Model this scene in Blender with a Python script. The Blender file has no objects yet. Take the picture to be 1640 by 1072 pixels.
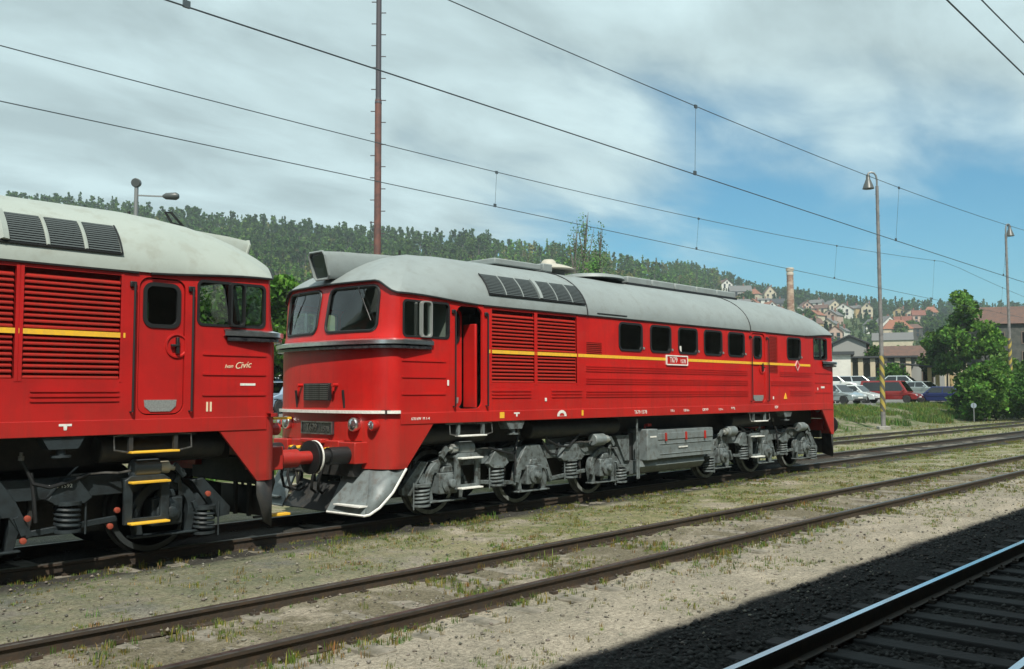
import bpy, bmesh, math, random
import numpy as np
from mathutils import Vector, Matrix, noise
from mathutils.geometry import tessellate_polygon
random.seed(7); RNG = np.random.default_rng(7)
SC = bpy.context.scene
COL = SC.collection
R = math.radians
# ------------------------------------------------------------------ camera
CAM = Vector((-10.3714, -12.1918, 1.9811)); YAW = 0.744995; PITCH = 0.0619886; ROLL = -0.00231396; FPX = 1490.557
fw = Vector((math.cos(YAW)*math.cos(PITCH), math.sin(YAW)*math.cos(PITCH), math.sin(PITCH)))
rt0 = Vector((math.sin(YAW), -math.cos(YAW), 0)); up0 = rt0.cross(fw)
rt = math.cos(ROLL)*rt0 + math.sin(ROLL)*up0; up = -math.sin(ROLL)*rt0 + math.cos(ROLL)*up0
cd = bpy.data.cameras.new('camera'); cam = bpy.data.objects.new('camera', cd); COL.objects.link(cam)
cd.sensor_width = 36; cd.lens = 36*FPX/1640; cd.clip_start = 0.05; cd.clip_end = 6000
cam.matrix_world = Matrix(((rt.x, up.x, -fw.x, CAM.x), (rt.y, up.y, -fw.y, CAM.y), (rt.z, up.z, -fw.z, CAM.z), (0, 0, 0, 1)))
SC.camera = cam
# ------------------------------------------------------------------ light
SUN_H = Vector((0.62, 0.785, 0)).normalized(); SUN_EL = R(51)
sd = bpy.data.lights.new('sun', 'SUN'); sd.energy = 4.6; sd.angle = R(0.5); sd.color = (1.0, 0.95, 0.84)
sun = bpy.data.objects.new('sun', sd); COL.objects.link(sun)
ldir = Vector((SUN_H.x*math.cos(SUN_EL), SUN_H.y*math.cos(SUN_EL), -math.sin(SUN_EL)))
sun.rotation_euler = ldir.to_track_quat('-Z', 'Y').to_euler(); sun.location = (-30, -40, 60)
W = bpy.data.worlds.new('World'); SC.world = W; W.use_nodes = True
nt = W.node_tree; N = nt.nodes; L = nt.links; N.clear()
def nd(t, **k):
    n = N.new(t)
    for a, b in k.items(): setattr(n, a, b)
    return n
def mathn(op, a, b=None, c=None, cl=False):
    n = N.new('ShaderNodeMath'); n.operation = op; n.use_clamp = cl
    for i, v in enumerate((a, b, c)):
        if v is None: continue
        if isinstance(v, (int, float)): n.inputs[i].default_value = v
        else: L.new(v, n.inputs[i])
    return n.outputs[0]
sky = nd('ShaderNodeTexSky', sky_type='NISHITA', sun_disc=False)
sky.sun_elevation = SUN_EL; sky.sun_rotation = math.atan2(-SUN_H.x, -SUN_H.y)
sky.air_density = 1.0; sky.dust_density = 0.6; sky.ozone_density = 1.0
tc = nd('ShaderNodeTexCoord'); sep = nd('ShaderNodeSeparateXYZ'); L.new(tc.outputs['Generated'], sep.inputs[0])
zz = mathn('MAXIMUM', sep.outputs[2], 0.0)
den = mathn('ADD', zz, 0.14)
cx = mathn('DIVIDE', sep.outputs[0], den); cy = mathn('DIVIDE', sep.outputs[1], den)
cmb = nd('ShaderNodeCombineXYZ'); L.new(cx, cmb.inputs[0]); L.new(cy, cmb.inputs[1])
mp = nd('ShaderNodeMapping'); mp.inputs['Rotation'].default_value = (0, 0, R(-30)); mp.inputs['Scale'].default_value = (0.7, 1.25, 1)
mp.inputs['Location'].default_value = (1.3, 0.4, 0.0)
L.new(cmb.outputs[0], mp.inputs[0])
n1 = nd('ShaderNodeTexNoise'); n1.inputs['Scale'].default_value = 0.62; n1.inputs['Detail'].default_value = 5; n1.inputs['Roughness'].default_value = 0.45; n1.inputs['Distortion'].default_value = 0.15
L.new(mp.outputs[0], n1.inputs['Vector'])
n2 = nd('ShaderNodeTexNoise'); n2.inputs['Scale'].default_value = 2.6; n2.inputs['Detail'].default_value = 6; n2.inputs['Roughness'].default_value = 0.55; n2.inputs['Distortion'].default_value = 0.3
L.new(mp.outputs[0], n2.inputs['Vector'])
# the overcast bank lies north-west and high up; it thins out towards the east and the horizon
bank = mathn('ADD', mathn('MULTIPLY', sep.outputs[2], 3.2), mathn('ADD', mathn('MULTIPLY', sep.outputs[0], -0.55), mathn('MULTIPLY', sep.outputs[1], 0.35)))
cov = mathn('ADD', mathn('ADD', mathn('MULTIPLY', n1.outputs[0], 2.1), mathn('MULTIPLY', n2.outputs[0], 0.90)), mathn('MULTIPLY', bank, 0.95))
mr = nd('ShaderNodeMapRange', interpolation_type='SMOOTHSTEP'); mr.inputs['From Min'].default_value = 1.50; mr.inputs['From Max'].default_value = 2.18
L.new(cov, mr.inputs[0])
cr = nd('ShaderNodeMapRange'); cr.inputs['From Min'].default_value = 0.35; cr.inputs['From Max'].default_value = 0.68; cr.inputs['To Min'].default_value = 5.0; cr.inputs['To Max'].default_value = 7.8
L.new(n2.outputs[0], cr.inputs[0])
ccol = nd('ShaderNodeMix', data_type='RGBA', blend_type='MULTIPLY'); ccol.inputs[0].default_value = 1
ccol.inputs[6].default_value = (0.78, 0.985, 1.0, 1); L.new(cr.outputs[0], ccol.inputs[7])
tint = nd('ShaderNodeMix', data_type='RGBA', blend_type='MULTIPLY'); tint.inputs[0].default_value = 1
L.new(sky.outputs[0], tint.inputs[6]); tint.inputs[7].default_value = (0.29, 0.80, 0.93, 1)
mx = nd('ShaderNodeMix', data_type='RGBA'); L.new(mathn('MULTIPLY', mr.outputs[0], 0.93), mx.inputs[0]); L.new(tint.outputs[2], mx.inputs[6]); L.new(ccol.outputs[2], mx.inputs[7])
bg = nd('ShaderNodeBackground'); bg.inputs['Strength'].default_value = 0.1
out = nd('ShaderNodeOutputWorld'); L.new(mx.outputs[2], bg.inputs[0]); L.new(bg.outputs[0], out.inputs[0])
SC.view_settings.view_transform = 'Standard'; SC.view_settings.look = 'None'; SC.view_settings.exposure = 0.30; SC.view_settings.gamma = 1
SC.view_settings.use_curve_mapping = False
SC.render.engine = 'CYCLES'; SC.cycles.max_bounces = 6; SC.cycles.transparent_max_bounces = 12

# ------------------------------------------------------------------ materials
MATS = {}
def mat(name, col, rough=0.6, metal=0.0, var=None, vscale=3.0, bump=0.0, bscale=60, spec=0.5, var2=None, v2scale=0.6, coat=0, streak=None):
    if name in MATS: return MATS[name]
    m = bpy.data.materials.new(name); m.use_nodes = True; n = m.node_tree.nodes; l = m.node_tree.links
    b = n['Principled BSDF']; b.inputs['Base Color'].default_value = (*col, 1); b.inputs['Roughness'].default_value = rough
    b.inputs['Metallic'].default_value = metal; b.inputs['Specular IOR Level'].default_value = spec; b.inputs['Coat Weight'].default_value = coat
    b.inputs['Coat Roughness'].default_value = 0.15
    t = n.new('ShaderNodeTexCoord'); cur = None
    for v, s, lo, hi in ((var, vscale, .42, .62), (var2, v2scale, .5, .66)):
        if v is None: continue
        nz = n.new('ShaderNodeTexNoise'); nz.inputs['Scale'].default_value = s; nz.inputs['Detail'].default_value = 8; nz.inputs['Roughness'].default_value = 0.65
        l.new(t.outputs['Object'], nz.inputs['Vector'])
        r = n.new('ShaderNodeMapRange'); r.inputs['From Min'].default_value = lo; r.inputs['From Max'].default_value = hi; l.new(nz.outputs[0], r.inputs[0])
        x = n.new('ShaderNodeMix'); x.data_type = 'RGBA'; l.new(r.outputs[0], x.inputs[0])
        if cur is None: x.inputs[6].default_value = (*col, 1)
        else: l.new(cur, x.inputs[6])
        x.inputs[7].default_value = (*v, 1); cur = x.outputs[2]
    if streak:
        mp_ = n.new('ShaderNodeMapping'); mp_.inputs['Scale'].default_value = (9, 9, .55); l.new(t.outputs['Object'], mp_.inputs[0]); nz = n.new('ShaderNodeTexNoise'); nz.inputs['Scale'].default_value = 1.6; nz.inputs['Detail'].default_value = 5; l.new(mp_.outputs[0], nz.inputs['Vector'])
        r = n.new('ShaderNodeMapRange'); r.inputs['From Min'].default_value = .52; r.inputs['From Max'].default_value = .72; r.inputs['To Max'].default_value = .4; l.new(nz.outputs[0], r.inputs[0]); x = n.new('ShaderNodeMix'); x.data_type = 'RGBA'; l.new(r.outputs[0], x.inputs[0]); l.new(cur, x.inputs[6]); x.inputs[7].default_value = (*streak, 1); cur = x.outputs[2]
        sz = n.new('ShaderNodeSeparateXYZ'); l.new(t.outputs['Object'], sz.inputs[0]); r1 = n.new('ShaderNodeMapRange'); r1.inputs['From Min'].default_value = 2.0; r1.inputs['From Max'].default_value = 1.1; r1.inputs['To Max'].default_value = .75; l.new(sz.outputs[2], r1.inputs[0])
        m1 = n.new('ShaderNodeMath'); m1.operation = 'MULTIPLY'; l.new(r1.outputs[0], m1.inputs[0]); l.new(nz.outputs[0], m1.inputs[1]); x = n.new('ShaderNodeMix'); x.data_type = 'RGBA'; l.new(m1.outputs[0], x.inputs[0]); l.new(cur, x.inputs[6]); x.inputs[7].default_value = (.20, .045, .03, 1); cur = x.outputs[2]
    if cur is not None: l.new(cur, b.inputs['Base Color'])
    if bump:
        nz = n.new('ShaderNodeTexNoise'); nz.inputs['Scale'].default_value = bscale; nz.inputs['Detail'].default_value = 6; l.new(t.outputs['Object'], nz.inputs['Vector'])
        bp = n.new('ShaderNodeBump'); bp.inputs['Strength'].default_value = bump; bp.inputs['Distance'].default_value = 0.02; l.new(nz.outputs[0], bp.inputs['Height']); l.new(bp.outputs[0], b.inputs['Normal'])
    MATS[name] = m; return m
def glass(name, tint=(0.5, 0.6, 0.6), refl=0.9):
    m = bpy.data.materials.new(name); m.use_nodes = True; n = m.node_tree.nodes; l = m.node_tree.links; n.clear()
    o = n.new('ShaderNodeOutputMaterial'); mixs = n.new('ShaderNodeMixShader'); tr = n.new('ShaderNodeBsdfTransparent'); g = n.new('ShaderNodeBsdfGlossy')
    tr.inputs[0].default_value = (*tint, 1); g.inputs['Roughness'].default_value = 0.02; g.inputs[0].default_value = (refl, refl, refl, 1)
    f = n.new('ShaderNodeFresnel'); gg = n.new('ShaderNodeNewGeometry'); im = n.new('ShaderNodeMapRange'); im.inputs['To Min'].default_value = 1.6; im.inputs['To Max'].default_value = .625; l.new(gg.outputs['Backfacing'], im.inputs[0]); l.new(im.outputs[0], f.inputs[0])
    a = n.new('ShaderNodeMath'); a.operation = 'MULTIPLY_ADD'; a.inputs[1].default_value = 1.3; a.inputs[2].default_value = 0.02; a.use_clamp = True
    l.new(f.outputs[0], a.inputs[0]); l.new(a.outputs[0], mixs.inputs[0]); l.new(tr.outputs[0], mixs.inputs[1]); l.new(g.outputs[0], mixs.inputs[2]); l.new(mixs.outputs[0], o.inputs[0])
    MATS[name] = m; return m
def leafmat(name, cols, trans=0.35, attr=False):
    m = bpy.data.materials.new(name); m.use_nodes = True; n = m.node_tree.nodes; l = m.node_tree.links
    b = n['Principled BSDF']; b.inputs['Roughness'].default_value = 0.7; b.inputs['Specular IOR Level'].default_value = 0.2
    g = n.new('ShaderNodeNewGeometry'); rp = n.new('ShaderNodeValToRGB'); e = rp.color_ramp.elements
    e[0].color = (*cols[0], 1); e[1].color = (*cols[-1], 1)
    for i, c in enumerate(cols[1:-1]): k = e.new((i+1)/(len(cols)-1)); k.color = (*c, 1)
    l.new(g.outputs['Random Per Island'], rp.inputs[0]); c = rp.outputs[0]
    if attr:
        a = n.new('ShaderNodeAttribute'); a.attribute_name = 'tint'; x = n.new('ShaderNodeMix'); x.data_type = 'RGBA'; x.blend_type = 'MULTIPLY'; x.inputs[0].default_value = 1
        l.new(c, x.inputs[6]); l.new(a.outputs['Color'], x.inputs[7]); c = x.outputs[2]
    l.new(c, b.inputs['Base Color'])
    t = n.new('ShaderNodeBsdfTranslucent'); l.new(c, t.inputs[0]); s = n.new('ShaderNodeMixShader'); s.inputs[0].default_value = trans
    o = n['Material Output']; l.new(b.outputs[0], s.inputs[1]); l.new(t.outputs[0], s.inputs[2]); l.new(s.outputs[0], o.inputs[0])
    MATS[name] = m; return m

RED = mat('red_gloss_paint', (0.53, 0.016, 0.013), 0.33, var=(0.43, 0.013, 0.012), vscale=1.1, spec=0.45, var2=(0.45, 0.022, 0.018), v2scale=3.5, bump=0.16, bscale=1.7, streak=(0.30, 0.02, 0.016))
RED2 = mat('red_worn_paint', (0.46, 0.014, 0.013), 0.38, var=(0.36, 0.014, 0.013), vscale=1.5, bump=0.16, bscale=1.7, streak=(0.27, 0.02, 0.016))
ROOF2 = mat('roof_grey_paint', (0.235, 0.27, 0.27), 0.5, var=(0.215, 0.245, 0.245), vscale=1.3, var2=(0.205, 0.23, 0.225), v2scale=5, bump=0.08, bscale=9)
ROOF1 = mat('roof_pale_grey_paint', (0.33, 0.37, 0.34), 0.55, var=(0.31, 0.35, 0.32), vscale=1.3, var2=(0.285, 0.31, 0.275), v2scale=4, bump=0.08, bscale=9)
YEL = mat('yellow_paint', (0.85, 0.48, 0.03), 0.5, var=(0.72, 0.42, 0.05), vscale=20)
WHT = mat('white_paint', (0.78, 0.78, 0.74), 0.5, var=(0.62, 0.62, 0.58), vscale=25)
BLK = mat('black_rubber', (0.012, 0.013, 0.014), 0.5)
DARK = mat('dark_interior', (0.022, 0.025, 0.026), 0.8)
CABG = mat('cab_interior', (0.13, 0.17, 0.14), 0.7)
UND = mat('sooty_underframe', (0.020, 0.022, 0.023), 0.6, var=(0.035, 0.033, 0.030), vscale=7, bump=0.2, bscale=25)
BOG2 = mat('bogie_grey_paint', (0.135, 0.16, 0.165), 0.5, var=(0.08, 0.095, 0.095), vscale=5, var2=(0.04, 0.038, 0.033), v2scale=10, bump=0.15, bscale=30)
BOG1 = mat('bogie_dark_paint', (0.022, 0.031, 0.036), 0.5, var=(0.014, 0.018, 0.02), vscale=6, bump=0.15, bscale=30)
BOX2 = mat('tank_grey_paint', (0.175, 0.205, 0.21), 0.5, var=(0.145, 0.17, 0.175), vscale=5, var2=(0.12, 0.125, 0.12), v2scale=9, bump=0.08)
CHR = mat('chrome_trim', (0.9, 0.91, 0.92), 0.3, 1.0, var=(0.75, 0.76, 0.78), vscale=9)
STEEL = mat('worn_steel', (0.30, 0.30, 0.29), 0.38, 0.8, var=(0.16, 0.15, 0.14), vscale=12)
TREAD = mat('checker_plate', (0.42, 0.44, 0.43), 0.45, 0.5, var=(0.28, 0.29, 0.29), vscale=60)
GLS = glass('cab_glass', (0.72, 0.80, 0.78)); GLD = glass('engine_room_glass', (0.35, 0.42, 0.42), 1.0); GLH = glass('house_glass', (0.1, 0.12, 0.14), 0.8)
GRL = mat('grille_dark', (0.045, 0.055, 0.06), 0.5); GRLS = mat('grille_slat', (0.13, 0.155, 0.16), 0.5)

# ------------------------------------------------------------------ helpers
class MB:
    def __init__(s, sx=1, ox=0): s.v = []; s.f = []; s.sx = sx; s.ox = ox
    def add(s, vs, fs):
        b = len(s.v); s.v += [tuple(p) for p in vs]; s.f += [tuple(b+i for i in f) for f in fs]; return s
    def box(s, x0, x1, y0, y1, z0, z1):
        return s.add([(x0, y0, z0), (x1, y0, z0), (x1, y1, z0), (x0, y1, z0), (x0, y0, z1), (x1, y0, z1), (x1, y1, z1), (x0, y1, z1)],
                     [(0, 3, 2, 1), (4, 5, 6, 7), (0, 1, 5, 4), (1, 2, 6, 5), (2, 3, 7, 6), (3, 0, 4, 7)])
    def bar(s, p0, p1, w, h, side=(0, 1, 0)):
        p0 = Vector(p0); p1 = Vector(p1); d = (p1-p0).normalized(); a = Vector(side); a = (a-d*a.dot(d)).normalized()*w/2; b = d.cross(a).normalized()*h/2
        vs = [p+i*a+j*b for p in (p0, p1) for i, j in ((-1, -1), (1, -1), (1, 1), (-1, 1))]
        return s.add(vs, [(3, 2, 1, 0), (4, 5, 6, 7), (0, 1, 5, 4), (1, 2, 6, 5), (2, 3, 7, 6), (3, 0, 4, 7)])
    def cyl(s, p0, p1, r0, r1=None, n=18, caps=True):
        r1 = r0 if r1 is None else r1; p0 = Vector(p0); p1 = Vector(p1); d = (p1-p0).normalized()
        a = Vector((0, 0, 1)) if abs(d.z) < .9 else Vector((1, 0, 0)); u = d.cross(a).normalized(); w = d.cross(u)
        vs = [p+r*(math.cos(2*math.pi*k/n)*u+math.sin(2*math.pi*k/n)*w) for p, r in ((p0, r0), (p1, r1)) for k in range(n)]
        fs = [(k, (k+1) % n, n+(k+1) % n, n+k) for k in range(n)]
        if caps: fs += [tuple(range(n-1, -1, -1)), tuple(range(n, 2*n))]
        return s.add(vs, fs)
    def lathe(s, p, axis, prof, n=24):
        """prof: (offset along axis, radius)"""
        d = Vector(axis).normalized(); a = Vector((0, 0, 1)) if abs(d.z) < .9 else Vector((1, 0, 0)); u = d.cross(a).normalized(); w = d.cross(u); p = Vector(p)
        vs = [p+d*o+r*(math.cos(2*math.pi*k/n)*u+math.sin(2*math.pi*k/n)*w) for o, r in prof for k in range(n)]; m = len(prof)
        fs = [(j*n+k, j*n+(k+1) % n, (j+1)*n+(k+1) % n, (j+1)*n+k) for j in range(m-1) for k in range(n)]
        if prof[0][1] > .001: fs.append(tuple(range(n-1, -1, -1)))
        if prof[-1][1] > .001: fs.append(tuple(range((m-1)*n, m*n)))
        return s.add(vs, fs)
    def tube(s, path, r, n=8, closed=False):
        P = [Vector(p) for p in path]; m = len(P); vs = []; prev = None
        for i, p in enumerate(P):
            d = (P[(i+1) % m]-P[i-1]) if closed else (P[min(i+1, m-1)]-P[max(i-1, 0)]); d.normalize()
            a = prev if prev is not None else (Vector((0, 0, 1)) if abs(d.z) < .9 else Vector((1, 0, 0)))
            u = (a-d*a.dot(d)).normalized(); prev = u; w = d.cross(u)
            vs += [p+r*(math.cos(2*math.pi*k/n)*u+math.sin(2*math.pi*k/n)*w) for k in range(n)]
        fs = [(j*n+k, j*n+(k+1) % n, ((j+1) % m)*n+(k+1) % n, ((j+1) % m)*n+k) for j in range(m if closed else m-1) for k in range(n)]
        if not closed: fs += [tuple(range(n-1, -1, -1)), tuple(range((m-1)*n, m*n))]
        return s.add(vs, fs)
    def prism(s, pts, y0, y1):
        n = len(pts); vs = [(x, y0, z) for x, z in pts]+[(x, y1, z) for x, z in pts]
        tri = tessellate_polygon([[Vector((x, z, 0)) for x, z in pts]])
        return s.add(vs, [tuple(t) for t in tri]+[tuple(i+n for i in reversed(t)) for t in tri]+[(k, k+n, (k+1) % n+n, (k+1) % n) for k in range(n)])
    def sheet(s, outer, holes, y0, y1):
        loops = [outer]+holes; flat = [p for lp in loops for p in lp]; n = len(flat)
        tri = tessellate_polygon([[Vector((x, z, 0)) for x, z in lp] for lp in loops])
        vs = [(x, y0, z) for x, z in flat]+[(x, y1, z) for x, z in flat]; fs = [tuple(t) for t in tri]+[tuple(i+n for i in reversed(t)) for t in tri]; b = 0
        for lp in loops:
            m = len(lp); fs += [(b+k, b+k+n, b+(k+1) % m+n, b+(k+1) % m) for k in range(m)]; b += m
        return s.add(vs, fs)
    def ring(s, o, i, y0, y1):
        n = len(o); vs = [(x, y, z) for y in (y0, y1) for lp in (o, i) for x, z in lp]; fs = []
        for k in range(n):
            j = (k+1) % n; fs += [(k, j, n+j, n+k), (2*n+k, 3*n+k, 3*n+j, 2*n+j), (k, 2*n+k, 2*n+j, j), (n+k, n+j, 3*n+j, 3*n+k)]
        return s.add(vs, fs)
    def quad(s, a, b, c, d): return s.add([a, b, c, d], [(0, 1, 2, 3)])
    def grid(s, rows, skip=None):
        n = len(rows[0]); vs = [p for r in rows for p in r]; fs = [(j*n+k, j*n+k+1, (j+1)*n+k+1, (j+1)*n+k) for j in range(len(rows)-1) for k in range(n-1) if not (skip and skip(j, k))]
        return s.add(vs, fs)
    def helix(s, x, y, z0, z1, R_, r, turns, n=6, seg=14):
        m = int(turns*seg); return s.tube([(x+R_*math.cos(2*math.pi*i/seg), y+R_*math.sin(2*math.pi*i/seg), z0+(z1-z0)*i/m) for i in range(m+1)], r, n)
    def build(s, name, material, parent=None, bevel=0, smooth=35, solid=0):
        me = bpy.data.meshes.new(name); vs = [((p[0]+s.ox)*s.sx, p[1], p[2]) for p in s.v]; me.from_pydata(vs, [], s.f)
        bm = bmesh.new(); bm.from_mesh(me); bmesh.ops.recalc_face_normals(bm, faces=bm.faces); bm.to_mesh(me); bm.free()
        me.materials.append(material)
        if smooth:
            me.polygons.foreach_set('use_smooth', [True]*len(me.polygons)); me.set_sharp_from_angle(angle=R(smooth))
        o = bpy.data.objects.new(name, me); COL.objects.link(o); o.parent = parent
        if solid: md = o.modifiers.new('solid', 'SOLIDIFY'); md.thickness = solid
        if bevel: md = o.modifiers.new('bevel', 'BEVEL'); md.width = bevel; md.segments = 2; md.limit_method = 'ANGLE'; md.angle_limit = R(50)
        return o
def copy_of(o, loc=None, rot=None, parent=None):
    c = o.copy(); COL.objects.link(c); c.parent = parent if parent else o.parent
    if loc is not None: c.location = loc
    if rot is not None: c.rotation_euler = rot
    return c
def tag(o, label=None, cat=None, group=None, kind=None):
    if label: o['label'] = label
    if cat: o['category'] = cat
    if group: o['group'] = group
    if kind: o['kind'] = kind
    return o
def thing(name, label, cat, loc=(0, 0, 0), rz=0, group=None):
    o = bpy.data.objects.new(name, None); COL.objects.link(o); o.location = loc; o.rotation_euler = (0, 0, rz); return tag(o, label, cat, group)
def rr(x0, x1, z0, z1, r, n=5):
    P = []
    for cx_, cz_, a in ((x1-r, z1-r, 0), (x0+r, z1-r, 90), (x0+r, z0+r, 180), (x1-r, z0+r, 270)):
        P += [(cx_+r*math.cos(R(a+90*k/n)), cz_+r*math.sin(R(a+90*k/n))) for k in range(n+1)]
    return P
def text(name, s, size, material, parent, loc, rot, sxscale=1.0, extr=0.002, shear=0):
    c = bpy.data.curves.new(name, 'FONT'); c.body = s; c.size = size; c.extrude = extr; c.align_x = 'CENTER'; c.align_y = 'CENTER'; c.shear = shear; c.resolution_u = 3
    t = bpy.data.objects.new('tmp', c); COL.objects.link(t); bpy.context.view_layer.update()
    me = bpy.data.meshes.new_from_object(t.evaluated_get(bpy.context.evaluated_depsgraph_get())); bpy.data.objects.remove(t)
    me.name = name; me.materials.clear(); me.materials.append(material)
    o = bpy.data.objects.new(name, me); COL.objects.link(o); o.parent = parent; o.location = loc; o.rotation_euler = rot; o.scale = (sxscale, 1, 1); return o
def npmesh(name, V, F, material, tint=None, tris=False):
    """V (n,3) array, F (m,k) index array"""
    me = bpy.data.meshes.new(name); m, k = F.shape
    me.vertices.add(len(V)); me.vertices.foreach_set('co', V.astype(np.float32).ravel()); me.loops.add(m*k); me.loops.foreach_set('vertex_index', F.astype(np.int32).ravel())
    me.polygons.add(m); me.polygons.foreach_set('loop_start', np.arange(0, m*k, k, dtype=np.int32)); me.update(calc_edges=True); me.materials.append(material)
    if tint is not None:
        a = me.color_attributes.new('tint', 'FLOAT_COLOR', 'POINT'); c = np.ones((len(V), 4), np.float32); c[:, :3] = tint; a.data.foreach_set('color', c.ravel())
    o = bpy.data.objects.new(name, me); COL.objects.link(o); return o
def sm(t): t = min(1, max(0, t)); return t*t*(3-2*t)
def alpha_u(u): return YAW-math.atan((u-820)/FPX)
def at(u, r): a = alpha_u(u); return CAM.x+r*math.cos(a), CAM.y+r*math.sin(a)

# ------------------------------------------------------------------ terrain
AL = [-40, 0, 13.8, 21.5, 25.4, 28, 29.1, 31.7, 35.4, 39.6, 51.1, 58.4, 67.9, 72, 90, 130]
TG = [.04, .06, .068, .078, .090, .098, .108, .118, .125, .140, .148, .157, .165, .160, .15, .10]
def ridge(a):
    R_ = 640-150*sm((a-29)/7); t = float(np.interp(a, AL, TG)); return R_, t*R_
def hz(x, y):
    """terrain height; the rail tops are z = 0"""
    z = -0.13
    if -11.3 < y < -7.9: z -= 0.07*min(sm((y+11.3)/.4), sm((-7.9-y)/.5))
    if y > 7.6: z += 1.18*sm((y-8.2)/(5.5+max(0, min(x, 60))*0.02))
    r = math.hypot(x-CAM.x, y-CAM.y)
    if y > 8.2: z += .95*sm((r-84.5)/7)*sm((y-12)/6)
    if r > 105 and y > 5:
        R_, H = ridge(math.degrees(math.atan2(y-CAM.y, x-CAM.x)))
        s = (r-105)/(R_-105); w = sm((y-5)/40)
        if s < 1: z += w*H*(0.55*sm(s)+0.45*s*s)
        else: z += w*H*(1-0.25*sm((r-R_)/300))
        z += w*1.6*noise.noise(Vector((x*.012, y*.012, 3)))*min(1, s*4)
    return z
def hit(u, v):
    d = fw+(u-820)/FPX*rt-(v-536)/FPX*up; d.normalize(); t = 12
    while t < 900:
        p = CAM+d*t
        if p.z < hz(p.x, p.y): break
        t *= 1.006
    return p.x, p.y, t

# ------------------------------------------------------------------ ground sheet
def axis(a, b, fine, lo, hi, g):
    c = list(np.arange(a, b, fine)); s = fine; x = a; L_ = []
    while x > lo: s *= g; x -= s; L_.append(x)
    s = fine; x = b; H_ = [b]
    while x < hi: s *= g; x += s; H_.append(x)
    return L_[::-1]+c+H_
XS = axis(-11, 13, .13, -500, 1500, 1.035); YS = axis(-8.6, 2.2, .11, -160, 1500, 1.045)
gv = []
TRK = [(-9.47, 'front'), (-4.91, 'mid'), (0, 'loco'), (4.3, 'far')]
for y in YS:
    for x in XS:
        z = hz(x, y); 
        if -30 < x < 90 and -8.6 < y < 9:
            z += .022*noise.noise(Vector((x*1.7, y*1.7, 0)))+.012*noise.noise(Vector((x*5.1, y*5.1, 4)))
            for ty in (-4.91, 0, 4.3):
                d = abs(y-ty)
                if d < 1.5: z += (.035*sm((noise.noise(Vector((x*.9, y*1.1, 9)))+.25)/.5)-.035)*sm((1.5-d)/.4)
        elif 5 < y < 14: z += .12*noise.noise(Vector((x*.5, y*.6, 2)))
        gv.append((x, y, z))
nx = len(XS); idx = np.arange(len(XS)*len(YS)).reshape(len(YS), nx)
gf = np.stack([idx[:-1, :-1], idx[:-1, 1:], idx[1:, 1:], idx[1:, :-1]], -1).reshape(-1, 4)
GM = bpy.data.materials.new('yard_ground'); GM.use_nodes = True; gn = GM.node_tree.nodes; gl = GM.node_tree.links; gb = gn['Principled BSDF']; gb.inputs['Roughness'].default_value = .95; gb.inputs['Specular IOR Level'].default_value = .15
gt = gn.new('ShaderNodeTexCoord'); gs = gn.new('ShaderNodeSeparateXYZ'); gl.new(gt.outputs['Object'], gs.inputs[0])
def gnoise(s, det=7, ro=.62, sc=(1, 1, 1), dist=0):
    m_ = gn.new('ShaderNodeMapping'); m_.inputs['Scale'].default_value = sc; gl.new(gt.outputs['Object'], m_.inputs[0])
    q = gn.new('ShaderNodeTexNoise'); q.inputs['Scale'].default_value = s; q.inputs['Detail'].default_value = det; q.inputs['Roughness'].default_value = ro; q.inputs['Distortion'].default_value = dist; gl.new(m_.outputs[0], q.inputs['Vector']); return q.outputs[0]
def gmap(x, a, b, c=0, d=1):
    q = gn.new('ShaderNodeMapRange'); q.interpolation_type = 'SMOOTHSTEP'
    for i, v in enumerate((x, a, b, c, d)):
        if isinstance(v, (int, float)): q.inputs[i].default_value = v
        else: gl.new(v, q.inputs[i])
    return q.outputs[0]
def gm(op, a, b):
    q = gn.new('ShaderNodeMath'); q.operation = op
    for i, v in enumerate((a, b)):
        if isinstance(v, (int, float)): q.inputs[i].default_value = v
        else: gl.new(v, q.inputs[i])
    return q.outputs[0]
def gmix(f, a, b, bt='MIX'):
    q = gn.new('ShaderNodeMix'); q.data_type = 'RGBA'; q.blend_type = bt
    for i, v in ((0, f), (6, a), (7, b)):
        if isinstance(v, tuple): q.inputs[i].default_value = (*v, 1)
        elif isinstance(v, (int, float)): q.inputs[i].default_value = v
        else: gl.new(v, q.inputs[i])
    return q.outputs[2]
big = gnoise(.35, 5, .6, (1, 1.6, 1)); mid = gnoise(1.3, 8, .7); fin = gnoise(22, 6, .75); grit = gnoise(75, 3, .7)
X_, Y_ = gs.outputs[0], gs.outputs[1]
sand = gmix(gmap(mid, .4, .62), (.365, .325, .26), (.275, .25, .20))
sand = gmix(gmap(big, .45, .6, 0, .6), sand, (.245, .225, .175))
cind = gmix(gmap(mid, .42, .6), (.13, .135, .12), (.19, .18, .15))
dry = gmix(gmap(gnoise(3.1, 8, .75), .4, .6), (.235, .215, .12), (.125, .145, .06))
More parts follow.
